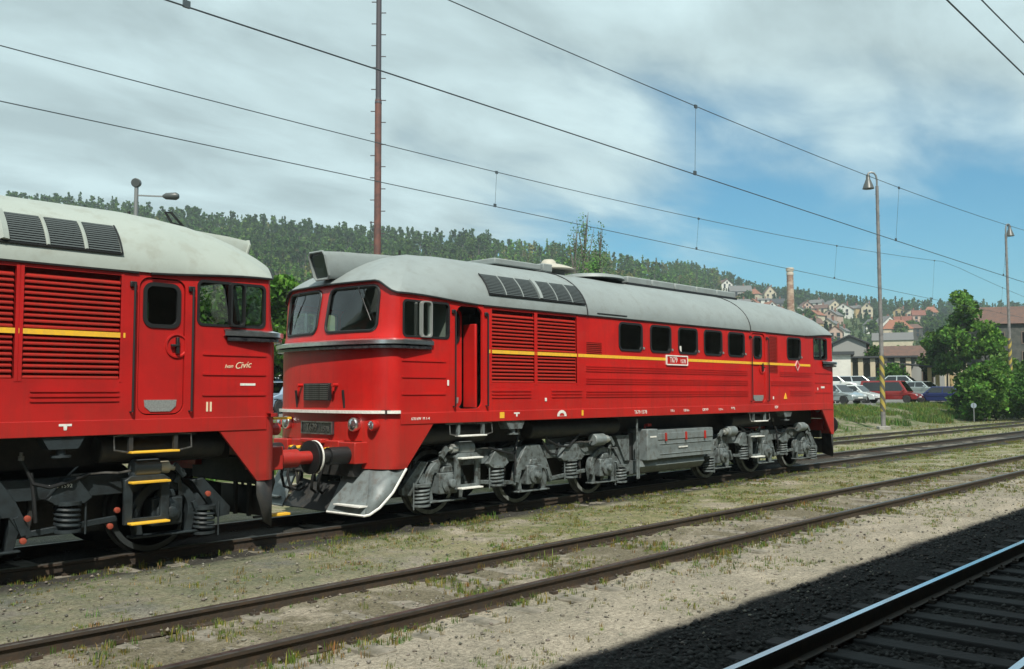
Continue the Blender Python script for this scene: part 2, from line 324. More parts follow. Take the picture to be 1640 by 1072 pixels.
# between the loco's track and the middle track: cinders to the west, dry turf to the east
wcin = gm('MULTIPLY', gmap(gm('ADD', X_, gm('MULTIPLY', mid, 4)), -2.2, 1.2, 1, 0), gmap(gm('ADD', Y_, mid), -3.4, -2.7))
wdry = gm('MULTIPLY', gmap(gm('ADD', Y_, gm('MULTIPLY', mid, 1.5)), -4.0, -2.6), gmap(gnoise(.8, 6, .7), .36, .52))
trk = gm('MULTIPLY', gmap(Y_, -5.9, -5.4), gmap(Y_, -4.4, -3.9, 1, 0))
c = gmix(wcin, sand, cind); c = gmix(gm('MULTIPLY', wdry, gmap(X_, -5, 1, .45, .95)), c, dry)
c = gmix(gm('MULTIPLY', trk, gmap(mid, .38, .55, .25, .95)), c, (.145, .13, .09))
shade_ball = gmix(gmap(fin, .4, .6), (.014, .014, .014), (.034, .034, .033))
c = gmix(gmap(gm('ADD', Y_, gm('MULTIPLY', mid, .4)), -7.36, -7.16, 1, 0), c, shade_ball)  # near-black ballast out to the canopy's shadow edge, deepening that shade by colour
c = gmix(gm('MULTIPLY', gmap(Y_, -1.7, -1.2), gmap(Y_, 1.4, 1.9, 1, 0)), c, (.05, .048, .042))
# embankment, car park, hill
bank_ = gmix(gmap(gnoise(.9, 7, .7), .42, .56), (.075, .105, .035), (.20, .185, .13))
c = gmix(gmap(gm('ADD', Y_, gm('MULTIPLY', mid, 1.5)), 7.7, 8.9), c, bank_)
c = gmix(gmap(Y_, 13.0, 14.4), c, (.17, .17, .165))
c = gmix(gmap(gs.outputs[2], 1.3, 2.4), c, gmix(gmap(gnoise(.05, 6, .7), .45, .55), (.045, .075, .025), (.08, .10, .04)))
c = gmix(gmap(fin, .32, .68, .0, 1), gmix(1.0, c, (.62, .62, .62), 'MULTIPLY'), gmix(1.0, c, (1.25, 1.25, 1.25), 'MULTIPLY'))
c = gmix(gmap(grit, .35, .65, 0, 1), gmix(1.0, c, (.78, .78, .78), 'MULTIPLY'), gmix(1.0, c, (1.2, 1.2, 1.2), 'MULTIPLY'))
gl.new(c, gb.inputs['Base Color'])
bp = gn.new('ShaderNodeBump'); bp.inputs['Strength'].default_value = .7; bp.inputs['Distance'].default_value = .03; gl.new(gm('ADD', fin, gm('MULTIPLY', grit, .5)), bp.inputs['Height']); gl.new(bp.outputs[0], gb.inputs['Normal'])
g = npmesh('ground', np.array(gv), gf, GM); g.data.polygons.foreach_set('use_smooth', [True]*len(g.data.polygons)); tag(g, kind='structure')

# ------------------------------------------------------------------ tracks
RAILD = mat('rusty_rail', (.060, .050, .042), .55, .3, var=(.085, .06, .042), vscale=12, bump=.2, bscale=40)
RAILTOP = mat('polished_rail_head', (.78, .80, .82), .13, 1.0)
RAILW = mat('dull_rail_head', (.12, .11, .10), .42, .7, var=(.075, .065, .055), vscale=8)
SLC = mat('weathered_sleeper', (.22, .20, .165), .9, var=(.11, .10, .075), vscale=5, bump=.4, bscale=25)
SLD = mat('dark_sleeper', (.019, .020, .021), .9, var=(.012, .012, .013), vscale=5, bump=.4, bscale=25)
PROF = [(-.065, -.16), (.065, -.16), (.065, -.15), (.012, -.135), (.012, -.045), (.036, -.035), (.036, -.008), (-.036, -.008), (-.036, -.035), (-.012, -.045), (-.012, -.135), (-.065, -.15)]
HEAD = [(-.036, -.008), (.036, -.008), (.030, 0), (-.030, 0)]
def rail_mesh(prof, yc, x0, x1):
    m = MB(); n = len(prof); m.add([(x, yc+y, z) for x in (x0, x1) for y, z in prof], [(k, (k+1) % n, n+(k+1) % n, n+k) for k in range(n)]+[tuple(range(n)), tuple(range(2*n-1, n-1, -1))]); return m
def track(yc, label, x0, x1, headmat, slmat, slx, ztop, step=.6, wood=False):
    t = thing('railway_track', label, 'railway track', (0, yc, 0))
    for s in (-1, 1):
        r = rail_mesh(PROF, s*.753, x0, x1).build('rail', RAILD, t, smooth=0); rail_mesh(HEAD, s*.753, x0, x1).build('rail_head', headmat, r, smooth=0)
    w = .13
    base = MB().add([(sx_*w, sy_*1.25, z) for z, w, in ((-.2, .13), (0, .115)) for sx_, sy_ in ((-1, -1), (1, -1), (1, 1), (-1, 1))], [(3, 2, 1, 0), (4, 5, 6, 7), (0, 1, 5, 4), (1, 2, 6, 5), (2, 3, 7, 6), (3, 0, 4, 7)])
    s0 = None; x = slx[0]
    while x < slx[1]:
        loc = (x+random.uniform(-.03, .03), random.uniform(-.03, .03), ztop+random.uniform(-.012, .008))
        if s0 is None: s0 = base.build('sleeper', slmat, t, bevel=.012); s0.location = loc
        else: copy_of(s0, loc, (0, 0, random.uniform(-.02, .02)))
        x += step
    # rail fastenings near the camera
    f0 = None; x = slx[0]
    while x < min(slx[1], 14):
        for s in (-1, 1):
            for q in (-1, 1):
                if f0 is None: f0 = MB().box(-.04, .04, -.03, .03, 0, .03).cyl((0, 0, .03), (0, 0, .055), .014, n=6).build('rail_clip', RAILD, t); f0.location = (x, s*.753+q*.095, ztop)
                else: copy_of(f0, (x, s*.753+q*.095, ztop))
        x += step
    return t
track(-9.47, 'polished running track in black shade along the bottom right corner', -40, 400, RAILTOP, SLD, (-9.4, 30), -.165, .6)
track(-4.91, 'dull weedy track crossing the sunlit middle of the yard', -60, 400, RAILW, SLC, (-12, 46), -.142, .66)
track(0, 'track carrying the two red locomotives', -60, 400, RAILW, SLC, (-12, 44), -.150, .62)
track(4.3, 'farthest track behind the locomotives next to the lamp masts', -60, 400, RAILW, SLC, (10, 58), -.152, .62)
# platform; unseen canopy and station building added to shade the front track
PLAT = mat('platform_asphalt', (.16, .155, .15), .9, bump=.3); CONC = mat('concrete', (.32, .31, .29), .85, var=(.24, .23, .21), vscale=2)
pl = thing('platform', 'station platform under the photographer beside the front track', 'platform', (0, 0, 0))
MB().box(-45, 60, -17, -11.3, -.6, .34).build('platform_body', PLAT, pl); MB().box(-45, 60, -11.32, -11.05, .2, .36).build('edge_slab', CONC, pl, bevel=.02)
CB = 5.25
cn = thing('shade_canopy', 'unseen dark platform canopy, added to shade the front track', 'canopy', (0, 0, 0))
o = MB().prism([(-11.1, CB), (-11.1, CB+.25), (-17.2, CB+.75), (-17.2, CB+.5)], -45, 60).build('canopy_roof', SLD, cn, smooth=0)
me = o.data
for v in me.vertices: v.co = (v.co.y, v.co.x, v.co.z)
for x in range(-42, 60, 9): MB().cyl((x, -14.6, .34), (x, -14.6, CB+.4), .12).build('canopy_post', CONC, cn)
sb = thing('shade_building', 'unseen station building behind the canopy, added to block the sun', 'building', (0, 0, 0))
MB().box(-45, 60, -27, -17.2, -.6, 9).build('wall', CONC, sb); MB().add([(-46, -28, 9), (61, -28, 9), (61, -16.6, 9), (-46, -16.6, 9), (-40, -22, 12), (55, -22, 12)], [(0, 1, 5, 4), (2, 3, 4, 5), (1, 2, 5), (3, 0, 4), (3, 2, 1, 0)]).build('roof', SLD, sb, smooth=0)
for x in range(-40, 58, 5):
    w_ = MB().box(x, x+1.4, -17.25, -17.15, 1.6, 3.6).build('window', GLH, sb)

# ------------------------------------------------------------------ loose stones, pebbles and weeds
OCT = np.array([(1, 0, 0), (-1, 0, 0), (0, 1, 0), (0, -1, 0), (0, 0, 1), (0, 0, -1)], float)
OF = np.array([(0, 2, 4), (2, 1, 4), (1, 3, 4), (3, 0, 4), (2, 0, 5), (1, 2, 5), (3, 1, 5), (0, 3, 5)])
def stones(name, P, S, material, tint, label):
    n = len(P); V = OCT[None]*RNG.uniform(.6, 1.25, (n, 6, 1)); V[..., 2] *= .65; a = RNG.uniform(0, 6.28, n); ca, sa = np.cos(a), np.sin(a)
    x = V[..., 0]*ca[:, None]-V[..., 1]*sa[:, None]; y = V[..., 0]*sa[:, None]+V[..., 1]*ca[:, None]; V = np.stack([x, y, V[..., 2]], -1)*S[:, None, None]+P[:, None]
    F = (OF[None]+np.arange(n)[:, None, None]*6).reshape(-1, 3)
    return tag(npmesh(name, V.reshape(-1, 3), F, material, np.repeat(tint, 6, 0)), label, kind='stuff')
def tintmat(name, col, rough=.9):
    m = mat(name, col, rough); n = m.node_tree.nodes; l = m.node_tree.links; a = n.new('ShaderNodeAttribute'); a.attribute_name = 'tint'; x = n.new('ShaderNodeMix'); x.data_type = 'RGBA'; x.blend_type = 'MULTIPLY'
    x.inputs[0].default_value = 1; x.inputs[6].default_value = (*col, 1); l.new(a.outputs['Color'], x.inputs[7]); l.new(x.outputs[2], n['Principled BSDF'].inputs['Base Color']); return m
def scatter(n, x0, x1, y0, y1, pw=1.0):
    x = x0+(x1-x0)*RNG.random(n)**pw; y = RNG.uniform(y0, y1, n); return x, y
BM = tintmat('ballast_stone', (.032, .032, .031)); PM = tintmat('pebble', (.20, .185, .155))  # ballast stone colour lowered to near black, painting in the front track's shade
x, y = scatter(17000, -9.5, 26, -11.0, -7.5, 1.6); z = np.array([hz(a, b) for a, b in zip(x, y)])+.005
tn = RNG.uniform(.4, 1.5, (len(x), 1))*np.ones((1, 3)); ga = tag(stones('ballast', np.stack([x, y, z], 1), RNG.uniform(.018, .042, len(x)), BM, tn, 'crushed stone ballast, coloured near black to deepen the shade on the front track'), cat='ballast')
x, y = scatter(16000, -11, 24, -8.0, -1.2, 1.4); z = np.array([hz(a, b) for a, b in zip(x, y)])
tn = RNG.uniform(.35, 1.15, (len(x), 1))*RNG.uniform(.92, 1.05, (len(x), 3)); s_ = .006+.022*RNG.random(len(x))**5
tag(stones('pebbles', np.stack([x, y, z+.01], 1), s_, PM, tn, 'small stones strewn over the sunlit gravel between tracks'), cat='pebbles')
GRM = leafmat('grass_blade', [(.045, .085, .02), (.085, .125, .035), (.13, .15, .05), (.23, .20, .09)], .3, True)
def tufts(name, P, H, tint, label, blades=12, spread=.07):
    n = len(P); m = n*blades; base = np.repeat(P, blades, 0).copy(); h = np.repeat(H, blades)*RNG.uniform(.45, 1.1, m); a = RNG.uniform(0, 6.28, m); rad = np.repeat(spread*H/.12, blades)*RNG.random(m)
    base[:, 0] += rad*np.cos(a); base[:, 1] += rad*np.sin(a); w = h*.035+.0016; b = RNG.uniform(0, 6.28, m); lean = h*RNG.uniform(.1, .7, m)
    dx, dy = np.cos(b), np.sin(b); p0 = base-np.stack([dy*w, -dx*w, 0*w+.02], 1); p1 = base+np.stack([dy*w, -dx*w, 0*w-.02], 1)
    mi = base+np.stack([dx*lean*.35, dy*lean*.35, h*.6], 1); m0 = mi-np.stack([dy*w*.7, -dx*w*.7, 0*w], 1); m1 = mi+np.stack([dy*w*.7, -dx*w*.7, 0*w], 1)
    tp = base+np.stack([dx*lean, dy*lean, h], 1); V = np.stack([p0, p1, m1, m0, tp], 1).reshape(-1, 3); k = np.arange(m)*5
    F = np.concatenate([np.stack([k, k+1, k+2], 1), np.stack([k, k+2, k+3], 1), np.stack([k+3, k+2, k+4], 1)])
    return tag(npmesh(name, V, F, GRM, np.repeat(np.repeat(tint, blades, 0), 5, 0)), label, 'grass', kind='stuff')
def keep(x, y, f): k = np.array([f(a, b) for a, b in zip(x, y)]); return x[k], y[k]
def ns(a, b, s, o): return noise.noise(Vector((a*s, b*s, o)))
def den(a, b):
    d = min(abs(b+4.91-.75), abs(b+4.91+.75), abs(b+.9), abs(b+5.75)); r_ = random.random()
    if -3.6 < b < -1.0: return r_ < (.30+.7*sm((a+5)/5))*sm((ns(a, b, .9, 5)+.25)/.4)
    if abs(b+4.91) < 1.1: return r_ < .7*sm((ns(a, b, 1.1, 6)+.1)/.3)+.3*(d < .2)
    if b < -5.8: return r_ < .06+.5*sm((ns(a, b, .7, 8)-.10)/.15)
    return r_ < .25+.5*(d < .25)
x, y = scatter(46000, -11, 34, -7.4, -.9, 1.3); x, y = keep(x, y, den); z = np.array([hz(a, b) for a, b in zip(x, y)])-.01
gt_ = np.stack([RNG.uniform(.8, 1.9, len(x)), RNG.uniform(.85, 1.6, len(x)), RNG.uniform(.7, 1.1, len(x))], 1)
tufts('grass', np.stack([x, y, z], 1), RNG.uniform(.015, .055, len(x))*(1+1.1*(RNG.random(len(x)) < .06)), gt_, 'thin dry and green grass between the yard tracks', 13, .12)
x, y = scatter(9000, 8, 95, 1.2, 8.6, 1.3); x, y = keep(x, y, lambda a, b: random.random() < sm((ns(a, b, .5, 3)+.15)/.3)); z = np.array([hz(a, b) for a, b in zip(x, y)])
gt_ = np.stack([RNG.uniform(.8, 1.9, len(x)), RNG.uniform(.9, 1.6, len(x)), RNG.uniform(.7, 1, len(x))], 1)
tufts('grass', np.stack([x, y, z], 1), RNG.uniform(.05, .14, len(x)), gt_, 'dry tufts beside the farthest track', 8)
x, y = scatter(16000, 0, 110, 8.4, 14.2, 1.0); x, y = keep(x, y, lambda a, b: random.random() < sm((ns(a, b, .25, 3)+.06+.05*(b-10))/.35)); z = np.array([hz(a, b) for a, b in zip(x, y)])
gt_ = np.stack([RNG.uniform(.55, 1.2, len(x)), RNG.uniform(.8, 1.5, len(x)), RNG.uniform(.6, 1, len(x))], 1)
tufts('weeds', np.stack([x, y, z], 1), RNG.uniform(.15, .5, len(x))*(1-.6*np.clip((y-9.5)/2.5, 0, 1)), gt_, 'tall green weeds on the bank below the parked cars', 12)
x, y = scatter(7000, 30, 84, 11.2, 13.9, 1.0); x, y = keep(x, y, lambda a, b: random.random() < sm((ns(a, b, .3, 7)+.35)/.35)); z = np.array([hz(a, b) for a, b in zip(x, y)])
gt_ = np.stack([RNG.uniform(.6, 1.5, len(x)), RNG.uniform(.9, 1.7, len(x)), RNG.uniform(.6, 1, len(x))], 1)
tufts('weeds', np.stack([x, y, z], 1), RNG.uniform(.08, .30, len(x)), gt_, 'rank green weeds hiding the wheels of the parked cars', 12, .10)

# ------------------------------------------------------------------ locomotives (local x = 0 at the first axle, cab towards -x)
YW = 1.475; NX = -1.22
def eave_side(x):
    x = min(x, 12.8-x); return 3.42+.08*sm((.6-x)/1.7)
def rec(z): return 0 if z < 2.76 else .15*((z-2.76)/.87)**1.1
def nexp(z): return 2.12-.36*max(0, min(1, (z-2.70)/.25))
def nose_x(y, z):
    Ln = .43-rec(z); t = min(1, abs(y)/YW); n = nexp(z); return NX-Ln*(1-t**n)**(1/n)
def nose_eave(y): return eave_side(NX)+.20*sm((YW-abs(y))/.38)
def locomotive(name, label, sx, ox, S):
    """S: dict of finishes; sx = -1 mirrors it end for end"""
    T = thing(name, label, 'locomotive', (ox, 0, 0))
    M = lambda: MB(sx)
    red, roofm, bog = S['red'], S['roof'], S['bog']
    F = lambda e, x: x if e == 0 else 12.8-x
    # --- side walls
    wins = [(4.33, 5.08), (5.40, 6.12), (6.44, 7.16), (7.47, 8.20), (8.51, 9.22)]
    holes = {'cabwin0': rr(-1.17, -.23, 2.84, 3.38, .07), 'door0': rr(-.06, .53, 1.72, 3.37, .13), 'lv0': rr(.75, 1.82, 2.14, 3.36, .005, 1), 'lv1': rr(1.90, 3.00, 2.14, 3.36, .005, 1),
             'vent': rr(3.29, 3.77, 2.66, 2.91, .005, 1), 'door1': rr(9.56, 10.24, 1.72, 3.37, .13), 'gr': rr(10.46, 10.89, 2.43, 3.33, .005, 1),
             'w6': rr(11.41, 12.13, 2.81, 3.32, .09), 'cabwin1': rr(12.90, 13.70, 2.84, 3.36, .07)}
    for i, (a, b) in enumerate(wins): holes['w%d' % i] = rr(a, b, 2.81, 3.32, .09)
    outer = [(x, eave_side(x)) for x in (NX, -.9, -.5, -.1, .3, .6, 6.4, 12.2, 12.5, 12.9, 13.3, 13.7, 12.8-NX)][::-1]+[(NX, 1.5), (12.8-NX, 1.5)]
    for sy in (-1, 1):
        y0, y1 = sy*YW, sy*(YW-.04)
        M().sheet(outer, list(holes.values()), y0, y1).build('side_wall', red, T, smooth=30)
        # sill flange and skirt cheeks
        M().box(NX, 12.8-NX, sy*(YW+.012), sy*(YW-.03), 1.50, 1.675).build('sill', red, T, bevel=.006)
        for e in (0, 1):
            M().prism([(F(e, NX), 1.5), (F(e, -.55), 1.5), (F(e, -1.10), .84), (F(e, NX), .84)], y0, sy*(YW-.04)).build('skirt', red, T, smooth=0)
        # windows of the engine room
        for a, b in wins+[(11.41, 12.13)]:
            w = M().ring(rr(a-.03, b+.03, 2.78, 3.35, .115), rr(a+.012, b-.012, 2.822, 3.308, .085), sy*(YW+.014), sy*(YW-.03)).build('window_seal', BLK, T)
            M().prism(rr(a, b, 2.81, 3.32, .09), sy*(YW-.012), sy*(YW-.018)).build('window_pane', GLD, w)
            M().prism(rr(b+.035, b+.085, 2.83, 2.88, .02), y0, sy*(YW+.02)).build('window_stop', S['pale'], w)
        # cab windows: a fixed quarter light, a sliding pane pushed forward, the rest open
        for e in (0, 1):
            xa, xb = (-1.17, -.23) if e == 0 else (-.90, -.10)
            fr = M().ring(rr(min(F(e, xa-.02), F(e, xb+.02)), max(F(e, xa-.02), F(e, xb+.02)), 2.82, 3.40, .08), rr(min(F(e, xa+.012), F(e, xb-.012)), max(F(e, xa+.012), F(e, xb-.012)), 2.852, 3.368, .06), sy*(YW+.01), sy*(YW-.045)).build('cab_window', BLK, T)
            if e == 0:
                qp = [(-1.165, 2.845), (-.86, 2.845), (-.86, 3.375), (-1.12, 3.375)]
                M().prism([(F(e, a), b) for a, b in qp], sy*(YW-.02), sy*(YW-.026)).build('quarter_pane', GLS, fr)
                q = rr(min(F(e, -.85), F(e, -.64)), max(F(e, -.85), F(e, -.64)), 2.83, 3.39, .05); q2 = rr(min(F(e, -.835), F(e, -.665)), max(F(e, -.835), F(e, -.665)), 2.85, 3.37, .05)
                M().ring(q, q2, sy*(YW+.075), sy*(YW-.0)).build('sliding_frame', S['pale'], fr)
                M().prism(q2, sy*(YW+.03), sy*(YW+.024)).build('sliding_pane', GLS, fr)
            else:
                M().prism(rr(12.8+.22, 12.8+.5, 2.85, 3.36, .03), sy*(YW-.02), sy*(YW-.026)).build('sliding_pane', GLS, fr)
                M().box(12.8+.5, 12.8+.53, sy*(YW+.02), sy*(YW-.03), 2.83, 3.38).build('sliding_frame', BLK, fr)
        # doors
        for k, (a, b, wa, wb) in enumerate(((-.06, .53, .03, .44), (9.56, 10.24, 9.72, 10.08))):
            rec_ = .02
            opened = S['open'] and k == 0 and sy < 0
            if opened:
                rec_ = .30; a, b, wa, wb = -.05, .36, -.0, .26
                MB(sx).box(.40, .45, -(YW-.04), -(YW-.32), 1.73, 3.1).build('door_edge', red, T, bevel=.01)
                MB(sx).box(-.08, .55, -(YW-.05), -(YW-.9), 1.68, 1.71).build('vestibule_floor', DARK, T)
            d = M().sheet(rr(a+.012, b-.012, 1.735, 3.355, .12), [rr(wa, wb, 2.80, 3.28, .09)], sy*(YW-rec_), sy*(YW-rec_-.035)).build('door', red, T)
            s_ = M().ring(rr(wa-.035, wb+.035, 2.765, 3.315, .12), rr(wa+.012, wb-.012, 2.812, 3.268, .08), sy*(YW-rec_+.014), sy*(YW-rec_-.02)).build('door_seal', BLK, d)
            M().prism(rr(wa, wb, 2.80, 3.28, .09), sy*(YW-rec_-.012), sy*(YW-rec_-.02)).build('door_pane', GLD, d)
            if not opened:
                hx = a+.10 if k == 0 else b-.14
                M().lathe((hx, sy*(YW-rec_), 2.56), (0, sy, 0), [(0, .15), (.018, .15), (.02, .13), (.004, .12), (.004, 0)], 24).build('handle_dish', red, d)
                M().box(hx-.018, hx+.018, sy*(YW-.015), sy*(YW+.03), 2.46, 2.66).box(hx-.01, hx+.09, sy*(YW+.0), sy*(YW+.035), 2.545, 2.575).build('handle', BLK, d, bevel=.006)
            kp = [(a+.09, 1.90), (b-.09, 1.90), (b-.10, 1.82), (b-.17, 1.76), (a+.17, 1.76), (a+.10, 1.82)]
            M().prism(kp, sy*(YW-rec_+.010), sy*(YW-rec_)).build('kick_plate', TREAD, d, smooth=0)
        for x in (-.13, .61, 9.50, 10.32):
            hr = M().tube([(x, sy*(YW), 3.27), (x, sy*(YW+.06), 3.27), (x, sy*(YW+.06), 1.76), (x, sy*(YW), 1.76)], .013, 6).build('handrail', BLK, T)
            M().box(x-.04, x+.04, sy*YW, sy*(YW+.03), 3.235, 3.30).build('rail_bracket', BLK, hr, bevel=.008)
        # louvre banks
        sl = None
        for a, b in ((.75, 1.82), (1.90, 3.00)):
            M().box(a-.02, b+.02, sy*(YW-.10), sy*(YW-.105), 2.12, 3.38).build('louvre_backing', S['louvback'], T)
            for i in range(19):
                z = 2.165+i*.0615
                if sl is None:
                    sl = MB(sx).add([(p, q, r_) for p in (-.53, .53) for q, r_ in ((sy*(YW-.005), -.018), (sy*(YW-.012), -.024), (sy*(YW-.065), .026), (sy*(YW-.055), .030), (sy*(YW-.004), -.004))], [(0, 1, 2, 3, 4), (9, 8, 7, 6, 5), (0, 5, 6, 1), (1, 6, 7, 2), (2, 7, 8, 3), (3, 8, 9, 4), (4, 9, 5, 0)]).build('louvre_slat', red, T, smooth=0)
                    sl.location = ((a+b)/2*sx, 0, z)
                else: copy_of(sl, ((a+b)/2*sx, 0, z))
            for q in (a-.035, b): M().box(q, q+.035, sy*(YW+.006), sy*(YW-.02), 2.11, 3.38).build('louvre_frame', red, T, smooth=0)
        M().box(3.29, 3.77, sy*(YW-.05), sy*(YW-.055), 2.66, 2.91).build('vent_backing', S['louvback'], T); M().box(10.46, 10.89, sy*(YW-.05), sy*(YW-.055), 2.43, 3.33).build('vent_backing', S['louvback'], T)
        v = None
        for i in range(7):
            z = 2.68+i*.035
            if v is None: v = MB(sx).bar((-.24, sy*(YW-.012), 0), (.24, sy*(YW-.012), 0), .02, .018).build('vent_slat', red, T, smooth=0); v.location = (3.53*sx, 0, z)
            else: copy_of(v, (3.53*sx, 0, z))
        v = None
        for i in range(26):
            z = 2.448+i*.0345
            if v is None: v = MB(sx).bar((-.215, sy*(YW-.012), 0), (.215, sy*(YW-.012), 0), .02, .017).build('vent_slat', red, T, smooth=0); v.location = (10.675*sx, 0, z)
            else: copy_of(v, (10.675*sx, 0, z))
        # pressed stiffening ribs
        ribs = [(3.27, 9.36, z) for z in (2.47, 2.425, 2.38, 2.24, 2.195, 2.15, 2.0, 1.95, 1.90)]+[(10.98, 12.70, z) for z in (2.47, 2.425, 2.38)]+[(10.5, 12.70, z) for z in (2.24, 2.195, 2.15)]+[(11.5, 12.7, z) for z in (2.0, 1.95, 1.90)]
        ribs += [(.75, 1.73, z) for z in (2.01, 1.955, 1.90)]+[(2.28, 3.14, z) for z in (2.01, 1.955, 1.90)]
        ribs += [(-1.20, -.30, z) for z in (2.47, 2.22, 1.96)]+[(12.95, 13.95, z) for z in (2.47, 2.22, 1.96)]
        for a, b, z in ribs:
            M().prism([(a, z-.010), (a+.02, z-.014), (b-.02, z-.014), (b, z-.010), (b, z+.008), (b-.02, z+.014), (a+.02, z+.014), (a, z+.008)], sy*YW, sy*(YW+.013)).build('pressed_rib', red, T, smooth=0)
        # yellow waist band in pieces
        for a, b in ((.69, 1.86), (1.86, 3.04), (3.04, 5.93), (6.75, 11.82), (12.02, 12.69)):
            M().box(a, b-.003, sy*(YW+.005), sy*(YW-.01), 2.628, 2.686).build('waist_stripe', YEL, T, smooth=0)
        for a, b in ((-1.24, -.02), (.55, 9.5), (10.3, 12.7)):
            M().tube([(a+(b-a)*i/12, sy*(YW+.012), eave_side(a+(b-a)*i/12)-.012) for i in range(13)], .014, 6).build('gutter', BLK, T)
    # --- noses
    ys = sorted(set([-YW, YW, -.12, .12, -1.17, 1.17, -.98, .98]+[round(YW*math.sin(R(a)), 4)*1.0 for a in range(-90, 91, 7)]+[s*v for s in (-1, 1) for v in (1.474, 1.468, 1.455, 1.43, 1.40, 1.36)]))
    zr = [.84, 1.25, 1.5, 1.675, 1.70, 2.2, 2.66, 2.76, 2.84, 2.92, 3.08, 3.24, 3.40, 3.55, 3.63]
    def npt(e, y, k):
        z = zr[k]
        if z > 2.92: z = 2.92+(z-2.92)*(nose_eave(y)-2.92)/(3.63-2.92)
        return (F(e, nose_x(y, z)), y, z)
    def ns_(e, y, z, off=0.0):   # a point on the skin
        x = nose_x(y, z); 
        if off:
            a = nose_x(y+.01, z)-nose_x(y-.01, z); n_ = Vector((-1, -a/.02*-1, 0)); n_ = Vector((-.02, a, 0)).normalized() if True else n_; return (F(e, x+n_.x*off), y+n_.y*off, z)
        return (F(e, x), y, z)
    for e in (0, 1):
        rows = [[npt(e, y, k) for y in ys] for k in range(len(zr))]
        def skip(j, k):
            ym = (ys[k]+ys[k+1])/2; zm = (zr[j]+zr[j+1])/2; return (.12 < abs(ym) < 1.17 and 2.92 < zm < 3.55) or (zm < 1.25 and abs(ym) < .98)
        M().grid(rows, skip).build('nose_panel', red, T, smooth=40)
        for s in (-1, 1):   # outer skirts below the buffer beam
            yy = [y for y in ys if s*y >= .98]
            # windscreen
            P = rr(.12, 1.17, 2.92, 3.55, .11, 6)
            def onskin(y, z, off): 
                zz = z if z <= 2.92 else 2.92+(z-2.92)*(nose_eave(y)-2.92)/(3.63-2.92); return ns_(e, y, zz, off)
            sq = [(1.17, 3.55), (.12, 3.55), (.12, 2.92), (1.17, 2.92)]; cr_ = M()
            for q in range(4):
                arc = P[q*7:(q+1)*7]; cr_.add([onskin(s*sq[q][0], sq[q][1], 0)]+[onskin(s*a, b, 0) for a, b in arc], [(0, i+1, i+2) for i in range(6)])
            cr_.build('windscreen_corner', red, T, smooth=40)
            PP = []
            for i in range(len(P)):
                a, b = P[i], P[(i+1) % len(P)]; m_ = max(1, int(math.hypot(a[0]-b[0], a[1]-b[1])/.08)); PP += [(a[0]+(b[0]-a[0])*t/m_, a[1]+(b[1]-a[1])*t/m_) for t in range(m_)]
            w = M().tube([onskin(s*a, b, .004) for a, b in PP], .024, 8, closed=True).build('windscreen', BLK, T)
            gy = [.10+1.09*i/10 for i in range(11)]; gz = [2.90+.67*i/5 for i in range(6)]
            M().grid([[onskin(s*a, b, -.02) for a in gy] for b in gz]).build('windscreen_pane', GLS, w)
            M().tube([onskin(s*.78, 3.55, .03), onskin(s*.80, 3.5, .05), onskin(s*.98, 3.22, .04)], .008, 5).tube([onskin(s*.88, 3.38, .035), onskin(s*1.08, 3.06, .035)], .007, 5).build('wiper', BLK, w)
        # waist moulding: a chrome channel wrapping the nose
        ym = [-YW]*1+[y for y in ys if abs(y) < YW]+[YW]
        def mould(z0, z1, d, x_end, m, name_, dz=.012):
            path = [(x_end, -YW-.0)]+[(nose_x(y, 2.70), y) for y in ys]+[(x_end, YW)]; rowsO = []; rowsI = []
            for i, (x, y) in enumerate(path):
                a = path[max(0, i-1)]; b = path[min(len(path)-1, i+1)]; tx, ty = b[0]-a[0], b[1]-a[1]; l_ = math.hypot(tx, ty) or 1; nx_, ny_ = -ty/l_, tx/l_
                if nx_ > 0 and abs(y) < 1.4: nx_, ny_ = -nx_, -ny_
                if i == 0 or i == len(path)-1: nx_, ny_ = 0, math.copysign(1, y)
                dd = d*(.35 if i in (0, len(path)-1) else 1); rowsI.append((F(e, x-.0*nx_), y, 0)); rowsO.append((F(e, x+nx_*dd), y+ny_*dd, 0))
            g_ = M(); g_.grid([[(p[0], p[1], z) for p in rw] for rw, z in ((rowsI, z1), (rowsO, z1-dz), (rowsO, z0+.012), (rowsI, z0))]); g_.build(name_, m, T, smooth=50)
        mould(2.700, 2.800, .12, -.58, CHR, 'waist_moulding_lip', .03); mould(2.635, 2.700, .10, -.62, S['mould'], 'waist_moulding')
        # white ledge
        path = [(NX-.0, -YW)]+[(nose_x(y, 1.6), y) for y in ys]+[(NX, YW)]; 
        def ledge(d, z): return [(F(e, x-(d if abs(y) < 1.3 else d*.5)), y+(0 if abs(y) < 1.3 else math.copysign(d*.7, y)), z) for x, y in path]
        M().grid([ledge(0, 1.712), ledge(.075, 1.712), ledge(.075, 1.667), ledge(0, 1.667)]).build('nose_ledge', WHT if S['open'] else red, T, smooth=0)
        M().grid([ledge(.012, 1.745), ledge(.012, 1.712), ledge(0, 1.712)]).build('ledge_lip', red, T, smooth=0)
        # ventilation grille, number plate, lamps
        g0 = M().box(F(e, -1.70), F(e, -1.60), -.335, .335, 1.86, 2.13).build('nose_grille', BLK, T, bevel=.01); b0 = None
        for i in range(8):
            z = 1.885+i*.0315
            if b0 is None: b0 = MB(sx).bar((F(e, -1.705), -.315, 0), (F(e, -1.705), .315, 0), .02, .012, (1, 0, 0)).build('grille_bar', STEEL, g0, smooth=0); b0.location = (0, 0, z)
            else: copy_of(b0, (0, 0, z))
